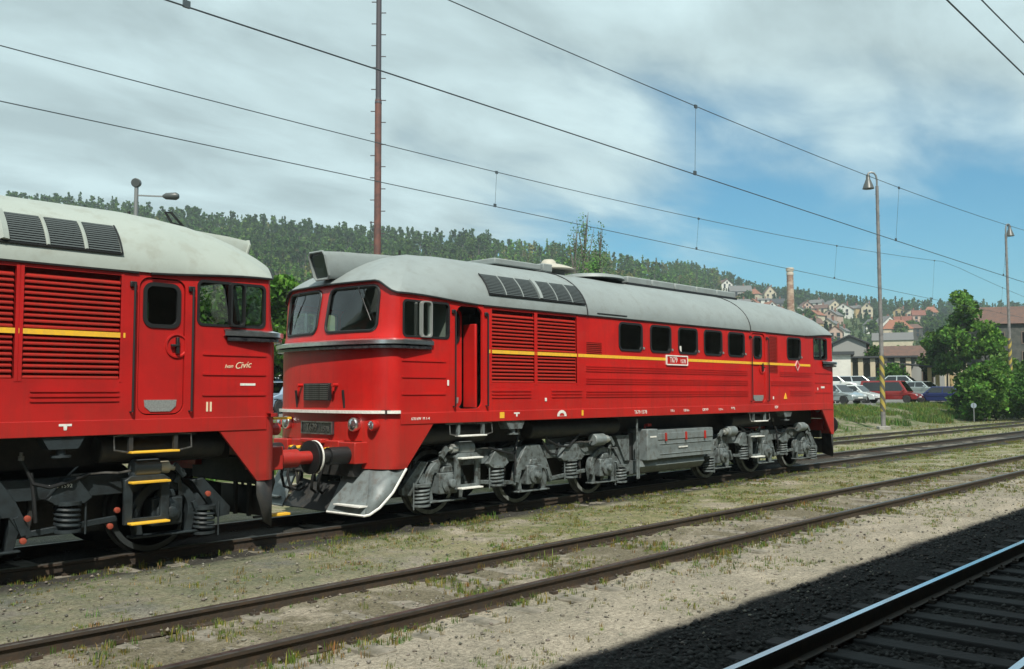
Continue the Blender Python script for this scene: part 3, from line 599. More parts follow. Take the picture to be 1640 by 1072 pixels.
        for y in (-.46, .46): M().cyl((F(e, -1.60), y, 2.10), (F(e, -1.73), y, 2.10), .028, n=10).bar((F(e, -1.71), y, 2.08), (F(e, -1.71), y, 2.01), .03, .03).build('lamp_iron', red, T)
        pr = M().box(F(e, -1.675), F(e, -1.64), -.41, .41, 1.335, 1.535).build('number_plate', S['plate'], T, bevel=.005)
        rim = M().ring(rr(-.41, .41, 1.335, 1.535, .01, 1), rr(-.39, .39, 1.352, 1.518, .01, 1), 0, .012).build('plate_rim', STEEL, pr, smooth=0)
        for vv in rim.data.vertices: vv.co = ((F(e, -1.677) if e == 0 else F(e, -1.677))*sx+(-vv.co.y if (e == 0) == (sx > 0) else vv.co.y), vv.co.x, vv.co.z)
        fx = F(e, -1.69)*sx; left = fx*1 < 6.4*sx
        facing = -1 if (e == 0) == (sx > 0) else 1
        text('plate_number', 'T679', .155, STEEL, pr, (fx, -.12*-facing*-1, 1.437), (R(90), 0, R(90) if facing > 0 else R(-90)), .88)
        text('plate_number', S['num'], .115, STEEL, pr, (fx, .24*facing, 1.42), (R(90), 0, R(90) if facing > 0 else R(-90)), .95)
        for s in (-1, 1):
            for y, r_, z, dz in ((.88, .105, 1.50, 0), (1.21, .085, 1.49, 0)):
                y *= s; xn = nose_x(y, 1.5); h = M().lathe((F(e, xn+.03), y, z), (-1 if e == 0 else 1, -.0, 0), [(0, r_*.8), (.07, r_), (.11, r_), (.125, r_*.93)], 20).build('nose_lamp', CHR if r_ > .1 else S['lampbody'], T)
                M().lathe((F(e, xn-.085), y, z), (-1 if e == 0 else 1, 0, 0), [(0, r_*.9), (.025, r_*.6), (.035, 0)], 20).build('lamp_glass', LAMPG, h)
            hb = M().cyl((F(e, nose_x(.88, 1.7)-.03), s*.62, 1.71), (F(e, nose_x(.62, 2.0)-.03), s*.62, 2.02), .02, n=8).build('lamp_bracket', BLK, T)
            # buffers
            M().box(F(e, -1.76), F(e, -1.40), s*.875-.20, s*.875+.20, .92, 1.24).build('buffer_housing', red, T, bevel=.012)
            bf = M().cyl((F(e, -1.76), s*.875, 1.05), (F(e, -2.10), s*.875, 1.05), .13).cyl((F(e, -2.10), s*.875, 1.05), (F(e, -2.33), s*.875, 1.05), .095).build('buffer', S['buf'], T)
            M().lathe((F(e, -2.325), s*.875, 1.05), (-1 if e == 0 else 1, 0, 0), [(0, .10), (.003, .235), (.028, .235), (.040, .20), (.048, 0)], 32).build('buffer_plate', BLK, bf)
            M().lathe((F(e, -2.328), s*.875, 1.05), (-1 if e == 0 else 1, 0, 0), [(-.004, .232), (.0, .243), (.022, .243), (.026, .232)], 32).build('buffer_rim', WHT if S['open'] and e == 0 else BLK, bf)
            # hanging brake hoses
            for k, (y, c_) in enumerate(((.38, BLK), (.55, BLK))):
                M().tube([(F(e, -1.68-q*.0), s*(y+.0), z) if q == 0 else (F(e, -1.68-q), s*(y+w), z) for q, w, z in ((0, 0, 1.12), (.12, 0, 1.10), (.22, -.02, .95), (.30, -.05, .70), (.28, -.10, .52), (.16, -.16, .46), (.02, -.2, .55))], .024, 8).build('brake_hose', c_, T)
                M().cyl((F(e, -1.66), s*y, 1.12), (F(e, -1.80), s*y, 1.11), .034, n=10).build('hose_cock', S['cock'], T)
        M().box(F(e, -1.72), F(e, -1.55), -.62, .62, 1.08, 1.25).box(F(e, -1.80), F(e, -1.6), -.28, .28, 1.20, 1.27).build('drawgear_beam', red, T, bevel=.015)
        M().box(F(e, -1.70), F(e, -1.5), -.95, .95, .72, 1.08).build('buffer_beam', UND, T, bevel=.01)
        M().box(F(e, -2.05), F(e, -1.6), -.07, .07, .98, 1.12).cyl((F(e, -2.05), 0, 1.10), (F(e, -2.05), 0, .95), .07).bar((F(e, -2.05), 0, 1.05), (F(e, -2.12), 0, 1.16), .06, .09).build('draw_hook', UND, T, bevel=.01)
        M().tube([(F(e, -1.95), .06, 1.0), (F(e, -2.0), .06, .8), (F(e, -2.02), .0, .60), (F(e, -2.0), -.06, .8), (F(e, -1.95), -.06, 1.0)], .022, 8).cyl((F(e, -2.0), -.12, .80), (F(e, -2.0), .12, .80), .03).build('screw_coupling', UND, T)
        # snow plough at the lettered end, plain rounded skirt ends elsewhere
        full = S['open'] and e == 0
        for s in (-1, 1):
            for y in (.45, .8): M().bar((F(e, -1.40), s*y, .75), (F(e, -1.40), s*y, .3), .06, .04).build('plough_strut', UND, T)
            if not full:
                M().grid([[(F(e, nose_x(1.0, 1)), s*1.0, z0), (F(e, nose_x(1.2, 1)), s*1.2, z1), (F(e, nose_x(1.36, 1)), s*1.36, z2), (F(e, NX), s*1.46, z3), (F(e, -1.10), s*1.468, z4)] for z0, z1, z2, z3, z4 in ((.84, .84, .84, .84, .84), (.6, .55, .5, .5, .75), (.3, .25, .22, .30, .66))]).build('skirt_end', UND, T, smooth=40, solid=.015)
                M().grid([[(F(e, x), y, z) for x, y, z in ((-1.45, 0, zz), (-1.5, s*.5, zz), (nose_x(1, 1), s*1.0, zz))] for zz in (.70, .30)]).build('dark_centre_plate', UND, T, solid=.015)
                continue
            M().grid([[(F(e, -1.62), 0, .60), (F(e, -1.60), s*.25, .60), (F(e, -1.58), s*.52, .62)], [(F(e, -1.96), 0, .23), (F(e, -1.93), s*.3, .215), (F(e, -1.89), s*.58, .21)]]).build('dark_centre_plate', UND, T, smooth=0, solid=.02)  # dark plate stands in for the shaded opening at the plough centre
            M().grid([[(F(e, -1.58), s*.62, .80), (F(e, -1.50), s*1.10, .835)], [(F(e, -1.74), s*.60, .50), (F(e, -1.66), s*1.26, .5)], [(F(e, -1.90), s*.58, .21), (F(e, -1.82), s*1.40, .21)]]).build('plough_wing', S['plough'], T, smooth=0, solid=.02)
            M().grid([[(F(e, -1.50), s*1.10, .835), (F(e, -1.36), s*1.38, .838), (F(e, -1.12), s*1.468, .84)], [(F(e, -1.66), s*1.26, .5), (F(e, -1.55), s*1.40, .5), (F(e, -1.36), s*1.468, .50)], [(F(e, -1.82), s*1.40, .21), (F(e, -1.80), s*1.42, .21), (F(e, -1.76), s*1.45, .215)]]).build('plough_cheek', S['plough'], T, smooth=30, solid=.015)
            M().tube([(F(e, -1.10), s*1.475, .84), (F(e, -1.36), s*1.475, .50), (F(e, -1.60), s*1.465, .30), (F(e, -1.78), s*1.455, .215), (F(e, -1.84), s*1.41, .20), (F(e, -1.89), s*.58, .20)], .019, 6).build('plough_edge', S['edge'], T)
            M().box(F(e, -1.90), F(e, -1.72), min(s*.75, s*1.36), max(s*.75, s*1.36), .315, .335).build('plough_step', S['edge'], T)
        # cab interior
        M().box(F(e, -1.35), F(e, -.85), -1.25, 1.25, 1.75, 2.66).build('control_desk', CABG, T, bevel=.04)
        M().box(F(e, -1.45), F(e, -.12), -1.42, 1.42, 1.66, 1.72).build('cab_floor', DARK, T)
        o = M().sheet([(-1.42, 1.72), (1.42, 1.72), (1.42, 3.35), (.9, 3.9), (-.9, 3.9), (-1.42, 3.35)], [rr(-.3, .3, 1.8, 3.3, .05)], 0, .03).build('cab_bulkhead', CABG, T, smooth=0)
        for vv in o.data.vertices: vv.co = (F(e, -.16)*sx+vv.co.y, vv.co.x*sx, vv.co.z)
        for s in (-1, 1):
            st = M().box(F(e, -.62), F(e, -.30), s*.85-.2, s*.85+.2, 2.20, 2.28).box(F(e, -.36), F(e, -.28), s*.85-.2, s*.85+.2, 2.28, 2.70).cyl((F(e, -.45), s*.85, 1.72), (F(e, -.45), s*.85, 2.2), .05).build('driver_seat', BLK, T, bevel=.03)
    # --- roof
    CX = .4; TOP = 4.35
    def bpts(e):
        pts = [(x, -YW-.025, eave_side(x)) for x in (.4, .1, -.2, -.5, -.8, -1.05)]+[(nose_x(y, 3.5)-.02+.0*y, y*1.015, nose_eave(y)) for y in ys if abs(y) < YW]+[(x, YW+.025, eave_side(x)) for x in (-1.05, -.8, -.5, -.2, .1, .4)]
        return [(F(e, x), y, z) for x, y, z in pts]
    el = [0, 4, 9, 15, 22, 30, 39, 49, 60, 72, 84, 90]
    for e in (0, 1):
        B = bpts(e); rows = []
        for a in el:
            c_, s_ = math.cos(R(a)), math.sin(R(a)); rows.append([(F(e, CX)+(x-F(e, CX))*c_, y*c_, z+(TOP-z)*s_**(1+.75*sm((CX-(x if e == 0 else 12.8-x))/1.6))) for x, y, z in B])
        M().grid(rows).build('cab_roof', roofm, T, smooth=60)
        M().tube([(x-(.012 if e == 0 else -.012)*(abs(y) < 1.4), y, z-.012) for x, y, z in B], .016, 6).build('gutter', BLK, T)
        # headlight housing with long fairing
        def sec(x, z0, z1, hw, lean=0): return [(F(e, x-lean*t), y, z) for y, z, t in ((-hw*.8, z0, 0), (hw*.8, z0, 0), (hw, z0+.05, .1), (hw*1.05, z1-.06, .9), (hw*.85, z1, 1), (-hw*.85, z1, 1), (-hw*1.05, z1-.06, .9), (-hw, z0+.05, .1))]
        S_ = [sec(-1.60, 3.78, 4.20, .20, .12), sec(-1.30, 3.80, 4.23, .20, .08), sec(-1.0, 3.88, 4.245, .20), sec(-.5, 4.0, 4.275, .19), sec(-.05, 4.15, 4.29, .17)]
        h = M().add([p for s1 in S_ for p in s1], [(j*8+k, j*8+(k+1) % 8, (j+1)*8+(k+1) % 8, (j+1)*8+k) for j in range(4) for k in range(8)]).build('headlight_housing', roofm, T, smooth=50)
        s2 = sec(-1.57, 3.80, 4.18, .18, .12); M().add(s2, [tuple(range(8))]).build('headlight_glass', LAMPG2, h, smooth=0)
        M().tube(S_[0], .02, 6, closed=True).build('headlight_rim', roofm, h)
    xs_ = [.4, 1.2, 2, 2.6, 3.3, 4.5, 6, 7.5, 9.5, 10.5, 11.5, 12.4]
    M().grid([[(x, -math.cos(R(a))*(YW+.025), 3.42+(eave_side(x)-3.42)+(TOP-eave_side(x))*math.sin(R(a))) for a in el+[180-b for b in el[::-1][1:]]] for x in xs_]).build('roof', roofm, T, smooth=60)
    def arc(x, dr=.006): return [(x, -math.cos(R(a))*(YW+.025+dr), 3.40+(TOP+dr-3.40)*math.sin(R(a))) for a in range(0, 181, 6)]
    for x in (3.3, 9.5): M().tube(arc(x), .014, 6).build('roof_seam', BLK, T)
    M().box(3.6, 4.55, -YW-.035, -YW-.02, 3.46, 3.475).build('rain_strip', BLK, T)
    # roof grilles on the shoulder
    th0, th1 = 12.5, 36.0
    def sp(x, a, off=0): return (x, -math.cos(R(a))*(YW+.025+off), 3.42+(TOP-3.42+off)*math.sin(R(a)))
    segs = S['gr']; ba = None
    for a, b in segs:
        gp = M().grid([[sp(x, t, .010) for t in np.linspace(th0, th1, 7)] for x in (a, b)]).build('roof_grille', GRL, T, smooth=40, solid=.004)
        for q in range(13):
            t = th0+(th1-th0)*(q+.5)/13; M2 = MB(sx); M2.bar(sp(a+.008, t, .020), sp(b-.008, t, .020), .012, .014); M2.build('grille_slat', GRLS, gp, smooth=0)
    fr = M()
    for x in (segs[0][0]-.012, segs[-1][1]+.012): fr.tube([sp(x, t, .018) for t in np.linspace(th0, th1, 7)], .012, 5)
    fr.build('grille_frame', BLK, T); 
    for i in range(len(segs)-1): M().tube([sp((segs[i][1]+segs[i+1][0])/2, t, .016) for t in np.linspace(th0, th1, 7)], max(.008, (segs[i+1][0]-segs[i][1])/2), 5).build('grille_divider', roofm, T)
    M().bar(sp(segs[0][0]-.02, th0-.8, .02), sp(segs[-1][1]+.02, th0-.8, .02), .02, .02).build('grille_drip_rail', BLK, T)
    # roof equipment
    M().box(1.9, 3.2, -.45, .45, 4.34, 4.455).build('roof_hatch', roofm, T, bevel=.02)
    M().box(3.32, 3.6, -.40, .40, 4.34, 4.50).build('roof_hatch', roofm, T, bevel=.02)
    cw = M().cyl((3.95, 0, 4.3), (3.95, 0, 4.47), .33).build('exhaust_base', roofm, T)
    M().lathe((3.95, 0, 4.43), (0, 0, 1), [(0, .55), (.02, .56), (.07, .46), (.12, .30), (.15, .16), (.20, .14), (.235, .10), (.24, 0)], 28).build('exhaust_cowl', S['cowl'], cw)
    M().lathe((5.3, 0, 4.36), (0, 0, 1), [(0, .75), (.06, .72), (.10, .5), (.12, 0)], 30).build('fan_cover', roofm, T)
    for i in range(5): M().box(5.95+i*.93, 6.85+i*.93, -.53, .53, 4.29, 4.475).build('roof_hatch', roofm, T, bevel=.03)
    M().box(5.9, 10.6, -.55, .55, 4.25, 4.335).build('hatch_coaming', BLK, T)
    M().cyl((-.0, 0, 4.33), (-.0, 0, 4.42), .02).build('roof_horn', BLK, T)
    # --- lettering, number plate on the side
    LM = WHT
    if S['open']:
        sp_ = M().box(5.94, 6.74, -(YW+.022), -(YW-.005), 2.545, 2.735).build('side_number_plate', red, T, bevel=.004)
        M().ring(rr(5.93, 6.75, 2.535, 2.745, .01, 1), rr(5.955, 6.725, 2.56, 2.72, .01, 1), -(YW+.03), -(YW+.005)).build('plate_rim', WHT, sp_, smooth=0)
        text('plate_number', 'T679', .16, WHT, sp_, (6.20, -(YW+.024), 2.64), (R(90), 0, 0), .86); text('plate_number', '1578', .115, WHT, sp_, (6.56, -(YW+.024), 2.62), (R(90), 0, 0), .92)
        dm = M().prism([(11.92, 2.50), (12.04, 2.635), (11.92, 2.77), (11.80, 2.635)], -(YW+.02), -(YW-.005)).build('diamond_emblem', red, T, smooth=0)
        M().ring([(11.92, 2.495), (12.045, 2.635), (11.92, 2.775), (11.795, 2.635)], [(11.92, 2.53), (12.01, 2.635), (11.92, 2.74), (11.83, 2.635)], -(YW+.026), -(YW+.0)).build('emblem_rim', EMB, dm, smooth=0)
        for s, x, z, sz in (('670 kW  M 1-4', -.83, 1.58, .06), ('T679 1578', 5.0, 1.58, .10), ('116 t', 6.15, 1.59, .075), ('120 km', 6.68, 1.59, .075), ('DKV P', 7.45, 1.59, .085), ('17,55 m', 8.1, 1.59, .06), ('R+Mg', 8.65, 1.61, .07), ('REV', 10.75, 1.60, .10)):
            text('frame_lettering', s, sz, WHT, T, (x, -(YW+.014), z), (R(90), 0, 0), 1.0)
        M().box(.93, 1.04, -(YW+.016), -YW, 1.55, 1.65).build('yellow_mark', YEL, T); M().box(3.12, 3.17, -(YW+.016), -YW, 1.55, 1.65).build('yellow_mark', YEL, T)
        M().prism([(1.28, 1.64), (1.42, 1.64), (1.42, 1.615), (1.37, 1.615), (1.365, 1.57), (1.335, 1.57), (1.33, 1.615), (1.28, 1.615)], -(YW+.016), -YW).build('jacking_mark', WHT, T, smooth=0)
        M().ring([(2.55+.13*math.cos(R(a)), 1.55+.11*math.sin(R(a))) for a in range(0, 181, 15)]+[(2.46, 1.55), (2.55, 1.552), (2.64, 1.55)], [(2.55+.07*math.cos(R(a)), 1.56+.05*math.sin(R(a))) for a in range(0, 181, 15)]+[(2.48, 1.556), (2.55, 1.556), (2.62, 1.556)], -(YW+.016), -YW).build('lifting_mark', WHT, T, smooth=0)
        for x, z, w_, h_ in ((-.245, 2.13, .035, .09), (2.12, 1.85, .05, .06), (10.62, 1.83, .05, .07), (13.1, 2.05, .03, .07)): M().box(x-w_/2, x+w_/2, -(YW+.01), -YW, z-h_/2, z+h_/2).build('white_label', WHT, T, bevel=.004)
        M().box(13.3, 13.5, -(YW+.01), -YW, 2.07, 2.12).build('white_label', WHT, T)
        M().prism([(11.18, 1.80), (11.34, 1.80), (11.26, 1.95)], -(YW+.01), -YW).build('warning_triangle', YEL, T, smooth=0)
        M().box(6.30, 6.55, -(YW-.005), -(YW-.01), 2.83, 2.95).build('window_card', WHT, T)
        for k in range(3): M().box(11.55, 12.0, -1.30, -1.27, 2.88+.12*k, 2.91+.12*k).build('inner_ladder', S['pale'], T)
        M().box(7.5, 8.0, -1.36, -1.30, 2.81, 2.9).build('desk_papers', S['pale'], T)
    else:
        text('name_lettering', 'Ivan', .068, CREAM, T, (sx*-.66, -(YW+.003), 2.32), (R(90), R(-4), 0), 1.1, shear=.4); text('name_lettering', 'Civic', .118, CREAM, T, (sx*-.86, -(YW+.003), 2.335), (R(90), R(-6), 0), 1.0, shear=.4)
        M().box(-1.05, -.83, -(YW+.005), -YW, 2.075, 2.105).build('white_label', WHT, T)
        for x in (-.42, -.37): M().box(x-.012, x+.012, -(YW+.005), -YW, 1.75, 1.87).build('white_label', CREAM, T)
        M().prism([(1.28, 1.64), (1.42, 1.64), (1.42, 1.615), (1.37, 1.615), (1.365, 1.57), (1.335, 1.57), (1.33, 1.615), (1.28, 1.615)], -(YW+.016), -YW).build('jacking_mark', WHT, T, smooth=0)
        text('bogie_lettering', 'T679 1592', .06, WHT, T, (sx*1.30, -1.25, .93), (R(90), 0, 0), 1.1)
        # roof mirror, yellow shunter steps at the coupled end
        M().ring([(-.50, 4.49), (-.60, 4.50), (-.79, 4.32), (-.60, 4.34)], [(-.53, 4.475), (-.595, 4.48), (-.75, 4.335), (-.61, 4.355)], -.02, .02).build('roof_mirror', BLK, T, smooth=0)
        for z in (.24, 1.60):
            ss = M().box(-2.10, -1.80, -.76, -.60, z, z+.035).build('shunter_step', YEL, T, bevel=.005)
            M().box(-1.80, -1.55, -.70, -.66, z, z+.03).build('step_bracket', UND, ss)
        M().cyl((-1.62, -.4, 1.45), (-1.95, -.4, 1.45), .10).build('red_lamp', red, T)
    # --- underframe
    M().box(-1.0, 13.8, -.95, .95, 1.12, 1.50).build('main_frame', UND, T)
    M().box(.7, 12.1, -1.0, 1.0, 1.52, 3.3).build('engine', mat('engine_grey_green', (.07, .10, .09), .6, var=(.02, .03, .03), vscale=3), T)
    for x0, x1 in ((-.75, .85), (2.0, 4.6), (9.0, 10.4)): M().cyl((x0, -1.12, 1.32), (x1, -1.12, 1.32), .16).build('air_reservoir', UND, T, bevel=.02)
    for x in (1.35, 11.4):
        M().prism([(x-.24, 1.50), (x+.24, 1.50), (x+.16, 1.36), (x-.16, 1.36)], -1.46, -1.25).cyl((x, -1.38, 1.36), (x, -1.38, 1.28), .05).cyl((x, -1.38, 1.29), (x, -1.38, 1.265), .11).build('filler_funnel', bog, T)
    for xc in (.30, 9.97):
        st = M()
        for x in (xc-.28, xc+.28): st.bar((x, -1.43, 1.50), (x, -1.43, 1.30), .05, .05)
        st.bar((xc-.55, -1.43, 1.485), (xc+.38, -1.43, 1.485), .04, .03)
        sp3 = st.build('step_hanger', bog if S['open'] else UND, T)
        M().box(xc-.30, xc+.30, -1.52, -1.38, 1.272, 1.298).build('step_tread', S['tread'], sp3, bevel=.006)
        M().tube([(xc+.30, -1.44, 1.50), (xc+.48, -1.44, 1.48), (xc+.48, -1.46, 1.32), (xc+.32, -1.46, 1.29)], .012, 6).tube([(xc-.30, -1.44, 1.50), (xc-.48, -1.44, 1.48), (xc-.48, -1.46, 1.32), (xc-.32, -1.46, 1.29)], .012, 6).build('step_handrail', STEEL, sp3)
    # battery box and fuel tank
    tk = M().prism([(5.33, .62), (5.33, 1.20), (7.86, 1.20), (7.86, .62)], -1.42, -.75).build('battery_box', S['box'], T, bevel=.015)
    M().box(5.28, 5.66, -1.45, -.78, .60, 1.23).build('end_locker', S['box'], tk, bevel=.02)
    M().box(5.70, 7.84, -1.435, -1.41, 1.00, 1.135).build('lid', S['box'], tk, bevel=.006)
    M().box(5.76, 7.78, -1.432, -1.41, .905, .92).box(5.76, 7.78, -1.432, -1.41, .70, .715).build('box_rib', S['box'], tk, bevel=.004)
    for x in (5.95, 6.72, 7.48): M().bar((x, -1.45, 1.14), (x, -1.455, .97), .04, .03).build('clamp', RED if S['open'] else UND, tk, bevel=.004)
    M().box(6.45, 6.80, -1.44, -1.43, .815, .845).build('box_label', WHT, tk)
    M().box(5.38, 5.6, -1.456, -1.45, 1.06, 1.09).build('box_label', WHT, tk)
    M().tube([(5.55, -1.2, 1.22), (5.55, -1.2, 1.30), (5.62, -1.25, 1.33)], .02).box(5.55, 5.68, -1.28, -1.2, 1.28, 1.33).build('red_valve', RED if S['open'] else UND, tk)
    o = M().prism([(-1.30, .60), (-1.34, .48), (-1.25, .36), (-1.0, .30), (1.0, .30), (1.25, .36), (1.34, .48), (1.30, .60)], 5.15, 7.62).build('fuel_tank', S['box'], T, smooth=50)
    for vv in o.data.vertices: vv.co = (vv.co.y*1.0, vv.co.x, vv.co.z)
    if sx < 0: 
        for vv in o.data.vertices: vv.co = (vv.co.x*1.0, vv.co.y, vv.co.z)
        o.location = (0, 0, 0)
        for vv in o.data.vertices: vv.co.x = -abs(vv.co.x)
    M().box(5.1, 7.9, -1.1, 1.1, .58, 1.15).build('tank_support', UND, T)
    M().cyl((5.02, -1.38, .26), (5.02, -1.38, 1.45), .022, n=8).cyl((5.08, -1.38, .26), (5.08, -1.38, 1.2), .014, n=8).build('drain_pipe', bog, T)
    M().prism([(4.55, 1.12), (5.0, 1.12), (5.0, .62), (4.85, .62)], -1.2, -1.0).build('mounting_bracket', bog, T)
    # --- bogies
    def bogie(b0, mir):
        X = (lambda x: b0+x) if not mir else (lambda x: b0+4.2-x)
        B_ = M()
        for sy in (-1, 1):
            ya, yb = sy*.98, sy*1.12
            B_.prism([(X(a), b) for a, b in ((-.25, .88), (.35, 1.02), (3.85, 1.02), (4.45, .88), (4.40, .80), (3.7, .78), (.5, .78), (-.2, .80))], ya, yb)
            B_.prism([(X(a), b) for a, b in ((1.74, .80), (1.92, 1.05), (2.28, 1.05), (2.46, .80), (2.66, .40), (2.56, .36), (2.40, .62), (1.80, .62), (1.64, .36), (1.54, .40))], sy*1.12, sy*1.19)
            for xc in (0, 2.1, 4.2):
                o_ = [(X(xc+.43*math.cos(R(a))), .52+.40*math.sin(R(a))) for a in range(0, 181, 15)]; i_ = [(X(xc+.31*math.cos(R(a))), .52+.29*math.sin(R(a))) for a in range(180, -1, -15)]
                B_.prism(o_+[(X(xc-.36), .25), (X(xc-.27), .25)]+i_[0:]+[(X(xc+.27), .25), (X(xc+.36), .25)], sy*1.05, sy*1.17)
                B_.box(min(X(xc-.42), X(xc+.42)), max(X(xc-.42), X(xc+.42)), sy*1.04, sy*1.22, .235, .262)
            for a, b in (((-.42, .90), (-.88, .40)), ((4.62, .90), (5.08, .40))):
                B_.prism([(X(a[0]-.10*(1 if a[0] < 0 else -1)), a[1]), (X(a[0]+.06*(1 if a[0] < 0 else -1)), a[1]-.02), (X(b[0]+.16*(1 if a[0] < 0 else -1)), b[1]-.02), (X(b[0]-.02*(1 if a[0] < 0 else -1)), b[1]-.0), (X(b[0]-.03*(1 if a[0] < 0 else -1)), b[1]+.10)], sy*1.06, sy*1.15)
            B_.prism([(X(a), b) for a, b in ((.92, .78), (1.0, .72), (1.34, .72), (1.42, .78), (1.24, 1.02), (1.1, 1.02))], sy*1.12, sy*1.24)
            B_.prism([(X(a), b) for a, b in ((2.82, .78), (2.9, .72), (3.42, .72), (3.5, .78), (3.3, 1.02), (3.0, 1.02))], sy*1.12, sy*1.24)
            B_.bar((X(.6), sy*1.16, .50), (X(1.6), sy*1.16, .42), .05, .07).bar((X(2.6), sy*1.16, .42), (X(3.6), sy*1.16, .50), .05, .07)
        bg_ = B_.build('bogie_frame', bog, T, smooth=30, bevel=.008)
        M().box(min(X(-.75), X(4.95)), max(X(-.75), X(4.95)), -.62, .62, .30, .85).build('traction_motors', UND, bg_)
        for xc in (0, 2.1, 4.2):
            M().lathe((X(xc), -.80, .525), (0, 1, 0), [(0, .535), (.0, .455), (.02, .44), (.03, .20), (0, .16), (0, 0)], 44).build('wheel', S['wheel'], bg_, smooth=30)
            M().lathe((X(xc), -.80, .525), (0, 1, 0), [(.0, .455), (-.004, .46), (-.004, .520), (.006, .530), (.10, .528), (.105, .555), (.13, .555), (.13, .3)], 44).build('wheel_tyre', S['tyre'], bg_, smooth=30)
            M().lathe((X(xc), .80, .525), (0, -1, 0), [(0, .535), (.10, .528), (.105, .555), (.13, .555), (.13, 0)], 32).build('wheel', UND, bg_)
            M().cyl((X(xc), -.7, .525), (X(xc), .7, .525), .09).build('axle', UND, bg_)
            for sy in (-1, 1):
                ab = M().box(X(xc)-.20, X(xc)+.20, min(sy*1.0, sy*1.24), max(sy*1.0, sy*1.24), .36, .70).prism([(X(xc)-.13, .70), (X(xc)-.09, .80), (X(xc)+.09, .80), (X(xc)+.13, .70)], sy*1.10, sy*1.22).build('axlebox', bog, bg_, bevel=.02)
                M().lathe((X(xc), sy*1.24, .53), (0, sy, 0), [(0, .155), (.03, .155), (.045, .13), (.05, .075), (.11, .07), (.12, .055), (.12, 0)], 20).build('axlebox_cover', bog, bg_)
                for a in range(0, 360, 60): M().cyl((X(xc)+.125*math.cos(R(a)), sy*1.26, .53+.125*math.sin(R(a))), (X(xc)+.125*math.cos(R(a)), sy*1.285, .53+.125*math.sin(R(a))), .014, n=6).build('cover_bolt', bog, bg_, smooth=0) if sy < 0 else None
                if sy < 0: 
                    M().bar((X(xc-.44), -1.2, .42), (X(xc-.36), -1.2, .62), .05, .05).bar((X(xc+.44), -1.2, .42), (X(xc+.36), -1.2, .62), .05, .05).build('brake_hanger', bog, bg_)
                    M().tube([(X(xc-.55), -1.0, .90), (X(xc-.58), -1.02, .60), (X(xc-.54), -1.0, .35)], .03, 6).box(min(X(xc-.62), X(xc-.50)), max(X(xc-.62), X(xc-.50)), -.92, -.78, .36, .62).build('brake_shoe', UND, bg_)
        for x, z0, z1 in ((-.52, .22, .52), (1.17, .42, .72), (3.16, .42, .72), (4.72, .22, .52)):
            for sy in (-1, 1):
                M().helix(X(x), sy*1.16, z0+.02, z1-.02, .125, .021, 4.6).build('coil_spring', S['spring'], bg_)
                M().cyl((X(x), sy*1.16, z0-.02), (X(x), sy*1.16, z0+.012), .15).cyl((X(x), sy*1.16, z1-.012), (X(x), sy*1.16, z1+.03), .15).cyl((X(x), sy*1.16, z0), (X(x), sy*1.16, z1), .05, n=10).build('spring_seat', bog, bg_)
                M().bar((X(x), sy*1.1, z1+.02), (X(x+(.1 if x < 2 else -.1)), sy*1.08, z1+.16), .10, .10).build('spring_bracket', bog, bg_)
                if sy < 0: M().cyl((X(x-.19), -1.2, z0-.06), (X(x-.19), -1.2, z1+.06), .012, n=6).build('guide_rod', bog, bg_)
        for x0, s in ((.14, 1), (4.06, -1)):
            y = -1.26
            M().lathe((X(x0), y, 1.075), (X(x0+s)-X(x0), 0, 0), [(0, .09), (.02, .115), (.32, .115), (.34, .10), (.34, 0)], 22).build('brake_cylinder', S['cyl'], bg_)
            M().cyl((X(x0), y, 1.075), (X(x0-.12*s), y, 1.075), .075, n=16).cyl((X(x0-.10*s), y, 1.075), (X(x0-.2*s), y, 1.06), .035, n=10).build('cylinder_neck', S['cyl2'], bg_)
            M().bar((X(x0-.2*s), y, 1.10), (X(x0-.33*s), y, .95), .06, .07).bar((X(x0-.33*s), y+.02, 1.03), (X(x0-.22*s), y+.02, .88), .04, .05).bar((X(x0-.28*s), y+.05, .98), (X(x0-.34*s), y+.1, .70), .035, .05).build('brake_lever', bog, bg_)
            M().box(min(X(x0+.05*s), X(x0+.3*s)), max(X(x0+.05*s), X(x0+.3*s)), -1.24, -1.0, .94, 1.0).build('cylinder_bracket', bog, bg_)
            M().tube([(X(x0+.34*s), y, 1.06), (X(x0+.5*s), y, 1.04), (X(x0+.62*s), y+.05, 1.05), (X(x0+1.0*s), y+.1, 1.04)], .014, 6).build('air_pipe', STEEL, bg_)
        for pth in (([(.95, -1.2, 1.05), (1.2, -1.27, .98), (1.42, -1.28, .93), (1.58, -1.25, .98), (1.64, -1.22, 1.12), (1.70, -1.2, 1.26)]), ([(2.35, -1.2, 1.28), (2.45, -1.24, 1.12), (2.7, -1.28, 1.0), (3.0, -1.27, .98), (3.25, -1.22, 1.1), (3.4, -1.2, 1.2)]), ([(1.60, -1.22, 1.1), (1.57, -1.25, .8), (1.55, -1.26, .55)]), ([(2.35, -1.2, 1.1), (2.5, -1.24, .88), (2.66, -1.25, .86), (2.8, -1.2, 1.05)])):
            M().tube([(X(a), b, c_) for a, b, c_ in pth], .022, 7).build('rubber_hose', BLK, bg_)
        for x in (1.70, 2.35): M().lathe((X(x), -1.2, 1.24), (0, 0, 1), [(0, .032), (.05, .032), (.05, .02), (.09, .02)], 10).build('hose_clamp', STEEL, bg_)
        if S['dots']:
            for x, z in ((-.55, .70), (.62, .60), (.70, .42), (1.62, .60), (1.66, .36), (2.58, .60)): M().lathe((X(x), -1.2, z), (0, -1, 0), [(0, .035), (.03, .035), (.035, .02), (.035, 0)], 12).build('red_bolt_cap', DOT, bg_)
        return bg_
    g1 = bogie(0, False); g2 = bogie(8.6, True)
